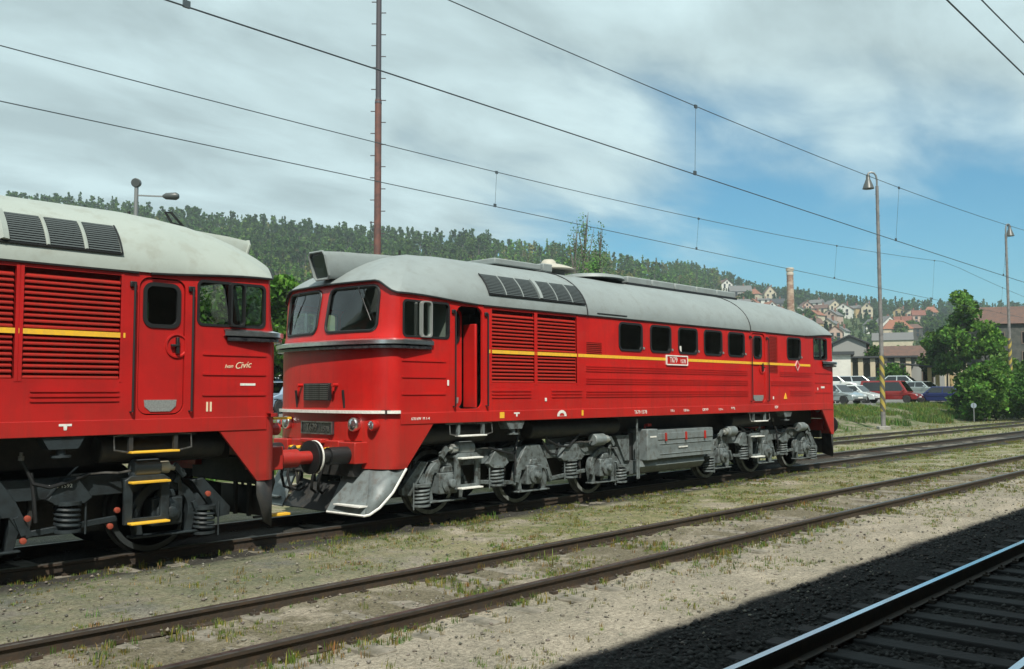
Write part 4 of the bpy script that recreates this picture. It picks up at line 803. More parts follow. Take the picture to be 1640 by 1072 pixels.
    for xc, gg in ((.32, g1), (9.93, g2)):
        lf = M()
        lf.ring([(xc-.28, .43), (xc+.28, .43), (xc+.28, .95), (xc+.20, 1.0), (xc-.20, 1.0), (xc-.28, .95)], [(xc-.17, .50), (xc+.18, .50), (xc+.18, .86), (xc+.14, .90), (xc-.14, .90), (xc-.17, .86)], -1.36, -1.31)
        lf.box(xc-.25, xc+.25, -1.33, -1.18, .93, .97).build('bogie_step', bog, gg, bevel=.006)
        for z in (.445, .925): M().box(xc-.24, xc+.24, -1.47, -1.34, z-.013, z+.013).build('bogie_step_tread', S['tread'], gg, bevel=.005)
    return T
LAMPG = mat('lamp_glass', (.55, .58, .6), .08, .9); LAMPG2 = mat('headlight_glass', (.05, .065, .07), .08, .2)
EMB = mat('faded_pink_white', (.6, .33, .33), .5); CREAM = mat('cream_lettering', (.72, .6, .42), .6); DOT = mat('orange_red_paint', (.30, .06, .035), .5)
CHRB = mat('black_enamel', (.015, .016, .02), .15, var=(.05, .055, .06), vscale=9, coat=.5)
LOUVB = mat('dark_red_recess', (.16, .008, .009), .6); PALE = mat('pale_alloy', (.45, .47, .45), .4, .6); WH2 = mat('wheel_dark', (.05, .055, .055), .5, .3); TY2 = mat('tyre_grey', (.26, .29, .28), .45, .3, var=(.16, .17, .16), vscale=9)
locomotive('diesel_locomotive', 'red diesel locomotive with grey bogies, open side door and silver waist moulding', 1, 0, dict(red=RED, roof=ROOF2, bog=BOG2, pale=PALE, open=True, louvback=LOUVB, mould=CHRB, plate=CHRB, num='1578', lampbody=RED, buf=BLK, cock=YEL, plough=BOX2, edge=WHT, tread=WHT,
    box=BOX2, wheel=WH2, tyre=TY2, spring=BOG2, cyl=BOX2, cyl2=PALE, dots=False, cowl=mat('cowl_beige', (.42, .40, .34), .6), gr=[(.70, 1.10), (1.125, 1.53), (1.555, 1.955), (2.05, 2.45), (2.475, 2.88), (2.905, 3.24)]))
locomotive('diesel_locomotive', 'nearer red diesel locomotive with black bogies and yellow steps, cut off by the left edge', -1, -4.75, dict(red=RED2, roof=ROOF1, bog=BOG1, pale=BLK, open=False, louvback=LOUVB, mould=CHRB, plate=CHRB, num='1592', lampbody=RED2, buf=RED2, cock=RED2, plough=UND, edge=UND, tread=YEL,
    box=BOG1, wheel=UND, tyre=mat('tyre_dark', (.04, .047, .05), .45, .2), spring=BOG1, cyl=mat('cylinder_blue_grey', (.06, .075, .085), .5), cyl2=mat('beige_paint', (.4, .38, .3), .6), dots=True, cowl=ROOF1, gr=[(.76, 1.14), (1.18, 1.56), (1.60, 1.98), (2.1, 2.5), (2.54, 2.92)]))

# ------------------------------------------------------------------ overhead line
WIRE = mat('wire_copper_grey', (.09, .115, .13), .5, .4)
def catenary(label, y, zc, zm, xm, drops, rc=.0085, rm=.0075, k=.0012, zig=.25, span=58):
    t = thing('overhead_line', label, 'overhead wire', (0, y, 0))
    def mz(x): d = ((x-xm+span/2) % span)-span/2; return zm+k*d*d
    def cy(x): return zig*math.sin((x-xm)/span*math.pi)
    xs = np.arange(-50, 240, 2.0)
    MB().tube([(x, cy(x), zc) for x in xs], rc, 5).build('contact_wire', WIRE, t); MB().tube([(x, cy(x)*.3, mz(x)) for x in xs], rm, 5).build('messenger_wire', WIRE, t)
    for x in drops:
        d = MB().cyl((x, cy(x), zc), (x+.03, cy(x)*.3, mz(x)), .0035, n=5).build('dropper', WIRE, t); MB().box(x-.03, x+.03, cy(x)-.012, cy(x)+.012, zc-.01, zc+.05).box(x-.0, x+.06, cy(x)*.3-.012, cy(x)*.3+.012, mz(x)-.03, mz(x)+.02).build('wire_clamp', WIRE, d)
catenary('overhead wires above the dull middle track, crossing the whole sky', -4.9, 5.23, 6.27, .4, (-15, -6.6, 1.6, 9.9, 18.2, 27, 36, 45), .0078, .0065)
catenary('overhead wires above the locomotives, thinnest pair on the left', 0, 5.54, 6.20, -.5, (-14, -6.5, 2.4, 9.75, 18, 27, 36, 45), .0075, .0075, .0011, .15)
catenary('overhead wires in the top right corner above the shaded track', -9.47, 5.57, 5.92, -1, (-16, -10, 8, 16, 24, 33), .008, .007)

# ------------------------------------------------------------------ masts and lamps
RUST = mat('rusty_red_mast', (.17, .075, .06), .7, var=(.10, .055, .05), vscale=6, bump=.1); MASTU = mat('mast_dark_paint', (.065, .06, .07), .6); GALV = mat('galvanised_grey', (.22, .23, .23), .5, .4)
mx_, my_ = at(603, 25.6); t = thing('catenary_mast', 'tall rusty steel mast with climbing pegs rising behind the locomotive', 'mast', (mx_, my_, hz(mx_, my_)))
MB().cyl((0, 0, -.2), (0, 0, 10.2), .105, .092, 16).build('mast_tube', RUST, t); MB().cyl((0, 0, 10.15), (0, 0, 17.5), .078, .065, 16).cyl((0, 0, 10.1), (0, 0, 10.25), .10, .08, 16).build('upper_tube', MASTU, t)
pg = None; ax_ = Vector((math.sin(YAW), -math.cos(YAW), 0))
for i in range(52):
    s = 1 if i % 2 else -1; z = 1.2+i*.31; r_ = .105 if z < 10.2 else .08
    if pg is None: pg = MB().bar(ax_*.0, ax_*.17, .022, .022).box(0, 0, 0, 0, 0, 0).build('climbing_peg', MASTU, t, smooth=0); pg.location = ax_*s*r_*.4+Vector((0, 0, z)); pg.rotation_euler = (0, 0, 0 if s > 0 else math.pi)
    else: copy_of(pg, ax_*s*r_*.4+Vector((0, 0, z)), (0, 0, 0 if s > 0 else math.pi))
HAZ = bpy.data.materials.new('yellow_black_bands'); HAZ.use_nodes = True; n = HAZ.node_tree.nodes; l = HAZ.node_tree.links
tcc = n.new('ShaderNodeTexCoord'); ss = n.new('ShaderNodeSeparateXYZ'); l.new(tcc.outputs['Object'], ss.inputs[0]); q1 = n.new('ShaderNodeMath'); q1.operation = 'MULTIPLY_ADD'; q1.inputs[1].default_value = 1.7; l.new(ss.outputs[0], q1.inputs[0]); l.new(ss.outputs[2], q1.inputs[2])
q2 = n.new('ShaderNodeMath'); q2.operation = 'MULTIPLY'; q2.inputs[1].default_value = 1.6; l.new(q1.outputs[0], q2.inputs[0]); q3 = n.new('ShaderNodeMath'); q3.operation = 'FRACT'; l.new(q2.outputs[0], q3.inputs[0]); q4 = n.new('ShaderNodeMath'); q4.operation = 'GREATER_THAN'; q4.inputs[1].default_value = .52; l.new(q3.outputs[0], q4.inputs[0])
q5 = n.new('ShaderNodeMix'); q5.data_type = 'RGBA'; q5.inputs[6].default_value = (.36, .28, .06, 1); q5.inputs[7].default_value = (.085, .08, .065, 1); l.new(q4.outputs[0], q5.inputs[0]); l.new(q5.outputs[2], n['Principled BSDF'].inputs['Base Color'])
def yard_lamp(label, u, r, H, rz, band0, band1):
    x, y = at(u, r); t = thing('yard_lamp', label, 'lamp post', (x, y, hz(x, y)), rz, 'yard lamps behind the farthest track')
    MB().box(-.3, .3, -.3, .3, -.2, .18).build('concrete_footing', CONC, t, bevel=.03); MB().cyl((0, 0, 0), (0, 0, H-.8), .13, .085, 14).build('post', mat('lamp_post_pinkish', (.20, .19, .185), .6, var=(.13, .125, .125), vscale=3), t)
    MB().cyl((0, 0, band0), (0, 0, band1), .142, .135, 14).build('warning_band', HAZ, t)
    MB().tube([(0, 0, H-.85), (0, 0, H-.45), (-.04, 0, H-.2), (-.15, 0, H-.04), (-.3, 0, H), (-.42, 0, H-.02), (-.48, 0, H-.12)], .055, 8).build('swan_neck', GALV, t)
    hd = MB().lathe((-.48, 0, H-.08), (0, 0, -1), [(0, .06), (.12, .11), (.32, .12), (.36, .15), (.52, .20), (.60, .24), (.85, .32), (.86, .30)], 20).build('lamp_head', mat('lamp_enamel', (.07, .08, .08), .4), t); MB().lathe((-.48, 0, H-.80), (0, 0, -1), [(0, .26), (.12, .2), (.17, 0)], 16).build('lamp_bulb', GLH, hd)
    st = None
    for i in range(int(H/.42)):
        s = 1 if i % 2 else -1; 
        if st is None: st = MB().bar((0, 0, 0), ax_*.14, .02, .02).build('climbing_peg', MASTU, t, smooth=0); st.location = Vector((0, 0, 1.5)); st.rotation_euler = (0, 0, 0)
        else:
            if 1.5+i*.42 < H-1: copy_of(st, Vector((0, 0, 1.5+i*.42)), (0, 0, 0 if s > 0 else math.pi))
yard_lamp('bell shaded lamp on tall post with yellow bands, before the red estate car', 1412, 56.0, 14.5, R(-52), 1.0, 4.1)
yard_lamp('bell shaded lamp on the farther post near the right edge, by dense trees', 1618, 82.0, 15.2, R(158), .6, 6.2)
x, y = at(212, 30); z0 = hz(x, y); t = thing('street_lamp', 'grey lamp with one arm and a round floodlight above the nearer roof', 'street lamp', (x, y, z0), 0)
H = CAM.z+.2115*29.5-z0
MB().cyl((0, 0, 0), (0, 0, H), .085, .06, 12).build('post', GALV, t); MB().bar((0, 0, H-.28), tuple(ax_*.85+Vector((0, 0, H-.32))), .04, .04).build('lamp_arm', GALV, t)
MB().lathe(ax_*.80+Vector((0, 0, H-.31)), ax_, [(0, .04), (.1, .10), (.4, .12), (.48, .07), (.5, 0)], 12).build('lamp_head', mat('lamp_enamel', (.07, .08, .08), .4), t); MB().lathe((0, 0, H+.10), Vector((-.7, -.7, -.15)), [(-.12, .08), (-.06, .13), (.08, .14), (.10, .12), (.10, 0)], 16).build('floodlight', mat('lamp_enamel', (.07, .08, .08), .4), t)
x, y = at(1557, 70); t = thing('track_sign', 'small blue round sign on a short post in the green weeds', 'sign', (x, y, hz(x, y)), R(-60))
MB().cyl((0, 0, 0), (0, 0, 1.3), .035, n=8).build('post', GALV, t); MB().lathe((0, 0, 1.15), (0, -1, 0), [(-.01, .18), (.01, .18), (.012, 0)], 20).build('sign_disc', mat('faded_blue', (.22, .27, .33), .6), t)

# ------------------------------------------------------------------ parked cars
TYR = mat('tyre_rubber', (.02, .02, .02), .8); CARGL = glass('car_glass', (.06, .08, .09), 1.0); LITE = mat('headlamp_clear', (.7, .72, .72), .1, .6); TAIL = mat('tail_lamp', (.45, .02, .02), .2); PLA = mat('number_plate_white', (.7, .7, .68), .5)
def car(label, u, r, rz, col, kind='hatch', zoff=0, metal=.25):
    x, y = at(u, r); t = thing('parked_car', label, 'car', (x, y, hz(x, y)+.0+zoff), R(rz), 'cars parked behind the lamp masts')
    cm = mat('car_paint_%02x%02x%02x' % tuple(int(c*255) for c in col), col, .25, metal, coat=.6)
    Ls = {'hatch': 3.95, 'van': 4.7, 'sedan': 4.4, 'estate': 4.4}[kind]; h = {'hatch': 1.44, 'van': 1.80, 'sedan': 1.40, 'estate': 1.45}[kind]; hw = .84
    lo = [(0, .32), (.03, .55), (.12, .72), (.95, .90), (Ls-.45, .95), (Ls-.06, .86), (Ls, .55), (Ls-.02, .30), (Ls-.62, .28)]
    def wh(xc): return [(xc+.36*math.cos(R(a)), .28+.36*math.sin(R(a))) for a in range(0, 181, 20)]
    prof = [(0, .30), (.02, .58), (.10, .70), (.95, .90), (Ls-.4 if kind != 'sedan' else Ls-.9, .94), (Ls-.05, .88), (Ls, .55), (Ls-.02, .28)]+wh(Ls-.78)+wh(.80)
    MB().prism([(a-Ls/2, b) for a, b in prof], -hw, hw).build('body', cm, t, smooth=25, bevel=.05)
    tops = {'hatch': ((.95, 1.62, Ls-.75, Ls-.10), h), 'van': ((.72, 1.35, Ls-.25, Ls-.06), h), 'sedan': ((1.15, 1.85, Ls-1.35, Ls-.75), h), 'estate': ((1.05, 1.75, Ls-.5, Ls-.1), h)}[kind][0]
    a0, a1, a2, a3 = tops; b0 = .88; iw = hw-.04; tw = hw-.20
    vs = [(a0-Ls/2, s*iw, b0) for s in (-1, 1)]+[(a3-Ls/2, s*iw, b0) for s in (-1, 1)]+[(a1-Ls/2, s*tw, h) for s in (-1, 1)]+[(a2-Ls/2, s*tw, h) for s in (-1, 1)]
    MB().add(vs, [(0, 1, 5, 4), (4, 5, 7, 6), (2, 6, 7, 3), (0, 4, 6, 2), (1, 3, 7, 5)]).build('cabin', cm, t, smooth=0, bevel=.05)
    def lerp(p, q, f): return tuple(p[i]+(q[i]-p[i])*f for i in range(3))
    def pane(A, B, C, D, f0, f1, g0=.10, g1=.86, off=(0, 0, 0), nm='side_window'):
        bot = lambda f: lerp(A, B, f); top = lambda f: lerp(D, C, f); P = [lerp(bot(f0), top(f0), g0), lerp(bot(f1), top(f1), g0), lerp(bot(f1), top(f1), g1), lerp(bot(f0), top(f0), g1)]
        MB().quad(*[tuple(p[i]+off[i] for i in range(3)) for p in P]).build(nm, CARGL, t, smooth=0, solid=.006)
    for s in (0, 1):
        o_ = (0, (-1 if s == 0 else 1)*.012, .003); pane(vs[0+s], vs[2+s], vs[6+s], vs[4+s], .05, .48, off=o_); pane(vs[0+s], vs[2+s], vs[6+s], vs[4+s], .52, .93, off=o_)
    pane(vs[0], vs[1], vs[5], vs[4], .06, .94, .06, .9, (-.012, 0, .01), 'windscreen'); pane(vs[2], vs[3], vs[7], vs[6], .08, .92, .1, .85, (.012, 0, .01), 'rear_window')
    MB().add([(a0-Ls/2+.1, -iw+.1, .8)]*1, []).build('x', cm, t) if False else None
    for xc in (.80, Ls-.78):
        for s in (-1, 1):
            w = MB().lathe((xc-Ls/2, s*(hw-.16), .30), (0, s, 0), [(0, .30), (.13, .305), (.17, .27), (.16, .19)], 20).build('wheel', TYR, t); MB().lathe((xc-Ls/2, s*(hw-.16), .30), (0, s, 0), [(.145, .195), (.155, .18), (.13, .06), (.15, 0)], 12).build('wheel_rim', PALE, w)
    for s in (-1, 1):
        MB().add([(-Ls/2-.0, s*.50, .58), (-Ls/2-.0, s*.80, .58), (-Ls/2+.09, s*.82, .73), (-Ls/2+.07, s*.5, .71), (-Ls/2+.1, s*.8, .58)], [(0, 1, 2, 3), (1, 4, 2)]).build('headlight', LITE, t, smooth=0, solid=.02)
        MB().box(Ls/2-.06, Ls/2+.01, min(s*.60, s*.83), max(s*.60, s*.83), .68, .90).build('tail_light', TAIL, t, bevel=.01)
        MB().box(a0-Ls/2+.28, a0-Ls/2+.40, min(s*.84, s*1.0), max(s*.84, s*1.0), .92, 1.06).build('wing_mirror', cm, t, bevel=.03)
    MB().box(-Ls/2-.02, -Ls/2+.02, -.7, .7, .30, .42).box(Ls/2-.02, Ls/2+.03, -.7, .7, .30, .44).build('bumper', TYR, t, bevel=.02); MB().box(Ls/2+.005, Ls/2+.02, -.26, .26, .52, .63).box(-Ls/2-.03, -Ls/2-.015, -.26, .26, .44, .54).build('number_plate', PLA, t)
SIL = (.50, .53, .54); 
car('silver hatchback at the left end of the front row, by the locomotive buffer', 1338, 72, 78, (.42, .47, .48), 'hatch', 0, .6)
car('white hatchback behind the silver one with its nose to the tracks', 1368, 80, 86, (.62, .66, .66), 'hatch')
car('dark red estate car with tinted windows behind the banded lamp post', 1424, 82, 92, (.24, .018, .016), 'van')
car('silver saloon wedged between the red and the blue car', 1476, 88, 76, (.45, .5, .5), 'sedan', 0, .6)
car('dark blue hatchback showing red tail lamps beside the bushes', 1502, 83, -84, (.008, .017, .10), 'hatch')
car('white estate in the back row, leftmost, beside the white wall', 1334, 93, 106, (.70, .72, .70), 'estate')
car('silver estate in the back row behind the red car', 1374, 94, 108, (.5, .54, .55), 'estate', 0, .6)
car('pale silver hatchback in the back row, right of the lamp post', 1446, 94, 98, (.52, .57, .57), 'hatch', 0, .5)
car('dark grey hatchback in the back row directly behind the lamp post', 1412, 100, 100, (.05, .08, .09), 'hatch')
car('pale blue car glimpsed in the gap between the two locomotives', 449, 44, 20, (.30, .40, .52), 'hatch')
car('white van glimpsed in the gap between the locomotives, farther back', 447, 52, 10, (.66, .68, .68), 'van')

# ------------------------------------------------------------------ buildings
WC = {'cream': mat('cream_plaster', (.50, .44, .32), .9, var=(.44, .38, .28), vscale=1), 'white': mat('white_plaster', (.62, .61, .56), .9, var=(.54, .53, .49), vscale=1), 'ochre': mat('ochre_plaster', (.42, .31, .15), .9), 'grey': mat('grey_plaster', (.26, .26, .25), .9), 'pink': mat('pinkish_plaster', (.45, .32, .26), .9), 'stone': mat('dark_stone', (.055, .06, .055), .95, var=(.09, .09, .08), vscale=2)}
RF = {'red': mat('red_tiles', (.20, .07, .045), .85, var=(.14, .06, .045), vscale=3), 'orange': mat('orange_tiles', (.27, .105, .06), .85, var=(.19, .085, .055), vscale=3), 'brown': mat('brown_tiles', (.095, .06, .05), .85, var=(.14, .075, .055), vscale=2), 'grey': mat('grey_slates', (.13, .13, .13), .85), 'dark': mat('dark_felt', (.04, .045, .05), .8)}
FRM = mat('window_frame_brown', (.12, .09, .07), .7)
def house(label, u, v, w, d, h, rh, wall, roof, rz, kind='gable', r=None, win=(2, 2), chim=True, name='house', cat='house', group='houses on the village hillside'):
    if r is None: x, y, _ = hit(u, v)
    else: x, y = at(u, r)
    z = hz(x, y)-.5; a = math.degrees(math.atan2(y-CAM.y, x-CAM.x)); t = thing(name, label, cat, (x, y, z), R(a-90+rz), group)
    H = h+.5; o = .35
    if kind == 'gable':
        wl = MB().box(-w/2, w/2, -d/2, d/2, -2, H).prism([(-w/2, H), (w/2, H), (0, H+rh)], -d/2, d/2)
        wl.build('wall', WC[wall], t, smooth=0)
        k = rh/(w/2); th = .16
        rf = MB().prism([(-w/2-o, H-o*k+.02), (0, H+rh+.02), (w/2+o, H-o*k+.02), (w/2+o, H-o*k+th+.02), (0, H+rh+th+.04), (-w/2-o, H-o*k+th+.02)], -d/2-o, d/2+o).build('roof', RF[roof], t, smooth=0)
    elif kind == 'side':      # ridge across the view
        MB().box(-w/2, w/2, -d/2, d/2, -2, H).build('wall', WC[wall], t, smooth=0)
        rf = MB().add([(-w/2-o, -d/2-o, H-.1), (w/2+o, -d/2-o, H-.1), (w/2+o, d/2+o, H-.1), (-w/2-o, d/2+o, H-.1), (-w/2-o, 0, H+rh), (w/2+o, 0, H+rh)], [(0, 1, 5, 4), (2, 3, 4, 5), (1, 2, 5), (3, 0, 4), (3, 2, 1, 0)]).build('roof', RF[roof], t, smooth=0)
    elif kind == 'hip':
        MB().box(-w/2, w/2, -d/2, d/2, -2, H).build('wall', WC[wall], t, smooth=0); e_ = w*.22
        rf = MB().add([(-w/2-o, -d/2-o, H-.1), (w/2+o, -d/2-o, H-.1), (w/2+o, d/2+o, H-.1), (-w/2-o, d/2+o, H-.1), (-e_, 0, H+rh), (e_, 0, H+rh)], [(0, 1, 5, 4), (2, 3, 4, 5), (1, 2, 5), (3, 0, 4), (3, 2, 1, 0)]).build('roof', RF[roof], t, smooth=0)
    else:
        MB().box(-w/2, w/2, -d/2, d/2, -2, H).build('wall', WC[wall], t, smooth=0); rf = MB().box(-w/2-o, w/2+o, -d/2-o, d/2+o, H, H+.3).build('roof', RF[roof], t, smooth=0)
    if chim: MB().box(w*.15, w*.15+.6, -.3, .3, H+.2, H+rh+1.0).build('chimney', mat('chimney_brick', (.22, .10, .07), .9), rf, smooth=0)
    nx_, nz = win
    for i in range(nx_):
        for j in range(nz):
            xx = (i-(nx_-1)/2)*w/(nx_+.3); z0 = H-h+1.0+j*(h-1.2)/max(1, nz)
            if z0+1.3 > H+.1: continue
            f = MB().ring([(xx-.6, z0), (xx+.6, z0), (xx+.6, z0+1.4), (xx-.6, z0+1.4)], [(xx-.5, z0+.1), (xx+.5, z0+.1), (xx+.5, z0+1.3), (xx-.5, z0+1.3)], -d/2-.06, -d/2+.02).build('window', FRM, t, smooth=0); MB().box(xx-.5, xx+.5, -d/2-.02, -d/2-.01, z0+.1, z0+1.3).build('window_pane', GLH, f, smooth=0)
    if kind == 'gable' and rh > 2.2:
        f = MB().ring([(-.5, H+.3), (.5, H+.3), (.5, H+1.5), (-.5, H+1.5)], [(-.4, H+.4), (.4, H+.4), (.4, H+1.4), (-.4, H+1.4)], -d/2-.06, -d/2+.02).build('attic_window', FRM, t, smooth=0); MB().box(-.4, .4, -d/2-.02, -d/2-.01, H+.4, H+1.4).build('window_pane', GLH, f, smooth=0)
    return t
HS = [('white house with pointed gable highest on the slope', 1199, 463, 6, 8, 6, 3.5, 'white', 'red', 15, 'gable'),
      ('cream house with orange roof right of the highest white gable', 1219, 462, 9, 8, 5, 3.2, 'cream', 'orange', -20, 'gable'),
      ('brown roofed house at the top left above the locomotive roof hatches', 1160, 466, 9, 8, 4, 3.2, 'white', 'brown', 30, 'gable'),
      ('house with long grey roof below the top houses', 1185, 480, 14, 9, 4.5, 4, 'grey', 'grey', 10, 'side'),
      ('cream house with orange hipped roof left of the striped gable house', 1204, 485, 12, 9, 5, 3.6, 'cream', 'orange', -15, 'hip'),
      ('cream house with steep gable between orange roof and brick chimney', 1232, 484, 8.5, 9, 6, 5, 'cream', 'pinkish' if 0 else 'brown', 12, 'gable'),
      ('small red roofed house just behind the orange hipped one', 1198, 474, 8, 8, 4, 3, 'pink', 'red', 0, 'side'),
      ('low white shed on the slope left of the brick chimney', 1222, 492, 9, 7, 4, 1.2, 'white', 'grey', 0, 'side'),
      ('white building touching the left side of the brick chimney', 1256, 484, 9, 9, 7, 1, 'white', 'grey', 0, 'flat'),
      ('dark roofed cottage low beside the brick chimney foot', 1245, 496, 9, 8, 3.5, 3, 'grey', 'dark', 0, 'side'),
      ('pinkish villa with hipped roof right of the brick chimney', 1294, 486, 10, 9, 7.5, 3.5, 'cream', 'orange', 0, 'hip'),
      ('white house tucked at the right foot of the brick chimney', 1280, 489, 7, 8, 5.5, 2.6, 'white', 'brown', 25, 'gable'),
      ('white house with lean roof below the pinkish villa', 1308, 497, 9, 7, 4.5, 2.4, 'white', 'grey', -25, 'side'),
      ('small red brown house under trees below the villa', 1290, 503, 8, 7, 4, 3, 'pink', 'brown', 20, 'gable'),
      ('cream bungalow with pale roof right of the villa', 1330, 487, 9, 8, 4, 2, 'cream', 'grey', 0, 'hip'),
      ('long white flat building near the skyline', 1347, 489, 14, 6, 3, .5, 'white', 'grey', 0, 'flat'),
      ('white gabled house at the right end of the upper row', 1366, 494, 7, 8, 5, 4, 'white', 'grey', 10, 'gable'),
      ('cream cottage in the middle of the slope by the orchard', 1314, 506, 9, 7, 4, 2.4, 'cream', 'brown', -12, 'side'),
      ('house with dark slate roof and bright side wall mid slope', 1332, 502, 11, 8, 4, 4, 'cream', 'grey', 35, 'gable'),
      ('tall cream house with arched look near the lamp post', 1389, 512, 7, 7, 7, 3, 'cream', 'grey', 0, 'gable'),
      ('red roofed house just left of the lamp post on the slope', 1401, 498, 10, 8, 4, 3, 'pink', 'red', 0, 'side'),
      ('small white house low left of the lamp post', 1393, 535, 5, 6, 4.5, 2.4, 'white', 'grey', 15, 'gable'),
      ('orange hipped house peeking above the trees right of the post', 1491, 512, 9, 9, 4, 4, 'pink', 'orange', 5, 'hip'),
      ('pink fronted house directly behind the locomotive tail', 1338, 552, 6, 7, 5, 2.4, 'pink', 'red', 0, 'gable'),
      ('pale cottage with white gable low behind the locomotive tail', 1348, 545, 6, 6, 3.6, 2, 'white', 'grey', -18, 'gable'),
      ('red roofed cottage low on the far left between the locomotives', 440, 462, 9, 8, 4, 3, 'white', 'red', -20, 'side')]
rh_ = random.Random(11); used_ = set(); LMK = [(1268, 'the brick chimney'), (1410, 'the nearer lamp post'), (1340, 'the locomotive tail'), (1200, 'the highest white gable')]
for i in range(160):
    if len(used_) >= 30: break
    u = rh_.uniform(1175, 1480); v = rh_.uniform(470, 535); wl_ = rh_.choice(('white', 'cream', 'pink', 'ochre', 'white')); rf_ = rh_.choice(('red', 'orange', 'brown', 'grey', 'red')); k_ = rh_.choice(('gable', 'side', 'hip', 'gable'))
    if min(math.hypot(u-q[1], (v-q[2])*1.6) for q in HS) < 14: continue
    lm = min(LMK, key=lambda q: abs(q[0]-u)); row = 'high' if v < 492 else 'mid' if v < 513 else 'low'
    lb = 'small %s house with %s %s roof, %s slope, %s %s' % (wl_, rf_, {'gable': 'pointed', 'side': 'long', 'hip': 'hipped'}[k_], row, 'left of' if u < lm[0] else 'right of', lm[1])
    if lb in used_: continue
    used_.add(lb); HS.append((lb, u, v, rh_.uniform(6, 10), 8, rh_.uniform(3.5, 5.5), rh_.uniform(2, 3.6), wl_, rf_, rh_.uniform(-40, 40), k_))
for h_ in HS:
    kw = {}
    if h_[1] == 440: kw = dict(r=150)
    h_ = list(h_)
    if h_[1] > 1000: h_[3] *= .8; h_[4] *= .8; h_[5] *= .85; h_[6] *= .85
    house(*h_, **kw)
house('house with large orange hipped roof right of the banded lamp post', 1436, 548, 10, 9, 4.5, 3.6, 'cream', 'orange', 8, 'hip', win=(4, 1))
house('long house with grey roof and cream wall below the orange roof', 1430, 568, 11, 8, 4.2, 2.4, 'cream', 'grey', 0, 'side', win=(3, 1), chim=False)
house('brown roofed cottage right of the orange hipped house', 1464, 545, 6, 6, 4.2, 1.7, 'stone', 'brown', 0, 'hip', chim=False, win=(2, 2))
house('white flat roofed annex at the edge of the car park', 1328, 0, 4.0, 6, 3.6, .3, 'white', 'dark', 0, 'flat', r=100, chim=False, win=(0, 0), name='annex', cat='building', group=None)
house('barn with shallow rounded pale gable behind the annex', 1361, 0, 3.5, 8, 5.3, .8, 'grey', 'dark', 0, 'gable', r=114, chim=False, win=(0, 0), name='barn', cat='barn', group=None)
house('low outbuilding with brownish red roof behind the arcade', 1425, 0, 11, 8, 3.7, 1.5, 'grey', 'brown', 0, 'side', r=116, chim=False, win=(4, 1), name='outbuilding', cat='building', group=None)
house('big dark stone building with brown red roof behind the trees at the right edge', 1652, 0, 12, 10, 7.7, 2.2, 'stone', 'brown', 12, 'side', r=122, chim=False, win=(4, 3), name='warehouse', cat='building', group=None)
# arcade: flat dark roof on pale piers with arches between them
x, y = at(1404, 104); a = math.degrees(math.atan2(y-CAM.y, x-CAM.x)); t = thing('arcade_building', 'long arcade with flat dark roof and pale piers behind the parked cars', 'building', (x, y, hz(x, y)), R(a-90)); t.scale = (.66, 1, .88)
MB().box(-6, 6, -.3, 4, 3.95, 4.15).build('roof', RF['dark'], t); MB().box(-5.9, 5.9, 3.0, 3.2, 0, 3.95).build('wall', WC['grey'], t)
for i, px in enumerate((-5.5, -4.0, -2.4, -.6, 1.2, 3.0, 4.6)):
    MB().box(px-.38, px+.38, 0, .5, 0, 3.95).build('pier', WC['cream'], t, bevel=.03)
for a0, a1 in ((-3.62, -2.78), (-2.02, -.98), (-.22, .82), (1.58, 2.62), (3.38, 4.22)):
    c_ = (a0+a1)/2; w2 = (a1-a0)/2; MB().prism([(a0, 3.94), (a0, 2.7)]+[(c_-w2*math.cos(R(q)), 2.7+.75*math.sin(R(q))) for q in range(20, 161, 20)]+[(a1, 2.7), (a1, 3.94)], .08, .42).build('arch', WC['stone'], t, smooth=0)
x, y = at(1478, 98); a = math.degrees(math.atan2(y-CAM.y, x-CAM.x)); t = thing('open_shelter', 'open shelter with sloping dark roof and yellowish columns by the bushes', 'shelter', (x, y, hz(x, y)), R(a-90)); t.scale = (.85, 1, .75)
MB().prism([(-4.5, 3.75), (3.4, 2.75), (3.4, 2.9), (-4.5, 3.95)], -.6, 3).build('roof', RF['dark'], t, smooth=0); MB().box(-2.0, 1.0, .5, .7, .0, 1.3).build('parapet', WC['pink'], t)
for px in (-4.2, .65, 1.45, 2.9): MB().box(px-.22, px+.22, -.2, .2, 0, 3.1-.12*px).build('column', WC['ochre'] if px > 0 else WC['grey'], t, bevel=.03)
x, y = at(1478, 118); a = math.degrees(math.atan2(y-CAM.y, x-CAM.x)); t = thing('stone_cottage', 'sunlit yellow stone cottage fronts above the open shelter', 'house', (x, y, hz(x, y)), R(a-90))
MB().box(-5.0, 4.6, 0, 5, 0, 4.3).prism([(-5.0, 4.3), (-3.2, 5.3), (-1.4, 4.3)], 0, 5).prism([(1.2, 4.3), (2.9, 5.4), (4.6, 4.3)], 0, 5).build('wall', WC['cream'], t, smooth=0); MB().prism([(-1.4, 4.31), (1.2, 4.31), (.9, 5.2), (-1.1, 5.2)], .2, 5).build('roof', RF['red'], t, smooth=0)
for px in (-4, -2.4, -.2, 1.8, 3.4): 
    f = MB().box(px-.42, px+.42, -.04, .02, 2.2, 3.5).build('window', FRM, t); MB().box(px-.34, px+.34, -.06, -.045, 2.3, 3.4).build('window_pane', GLH, f)
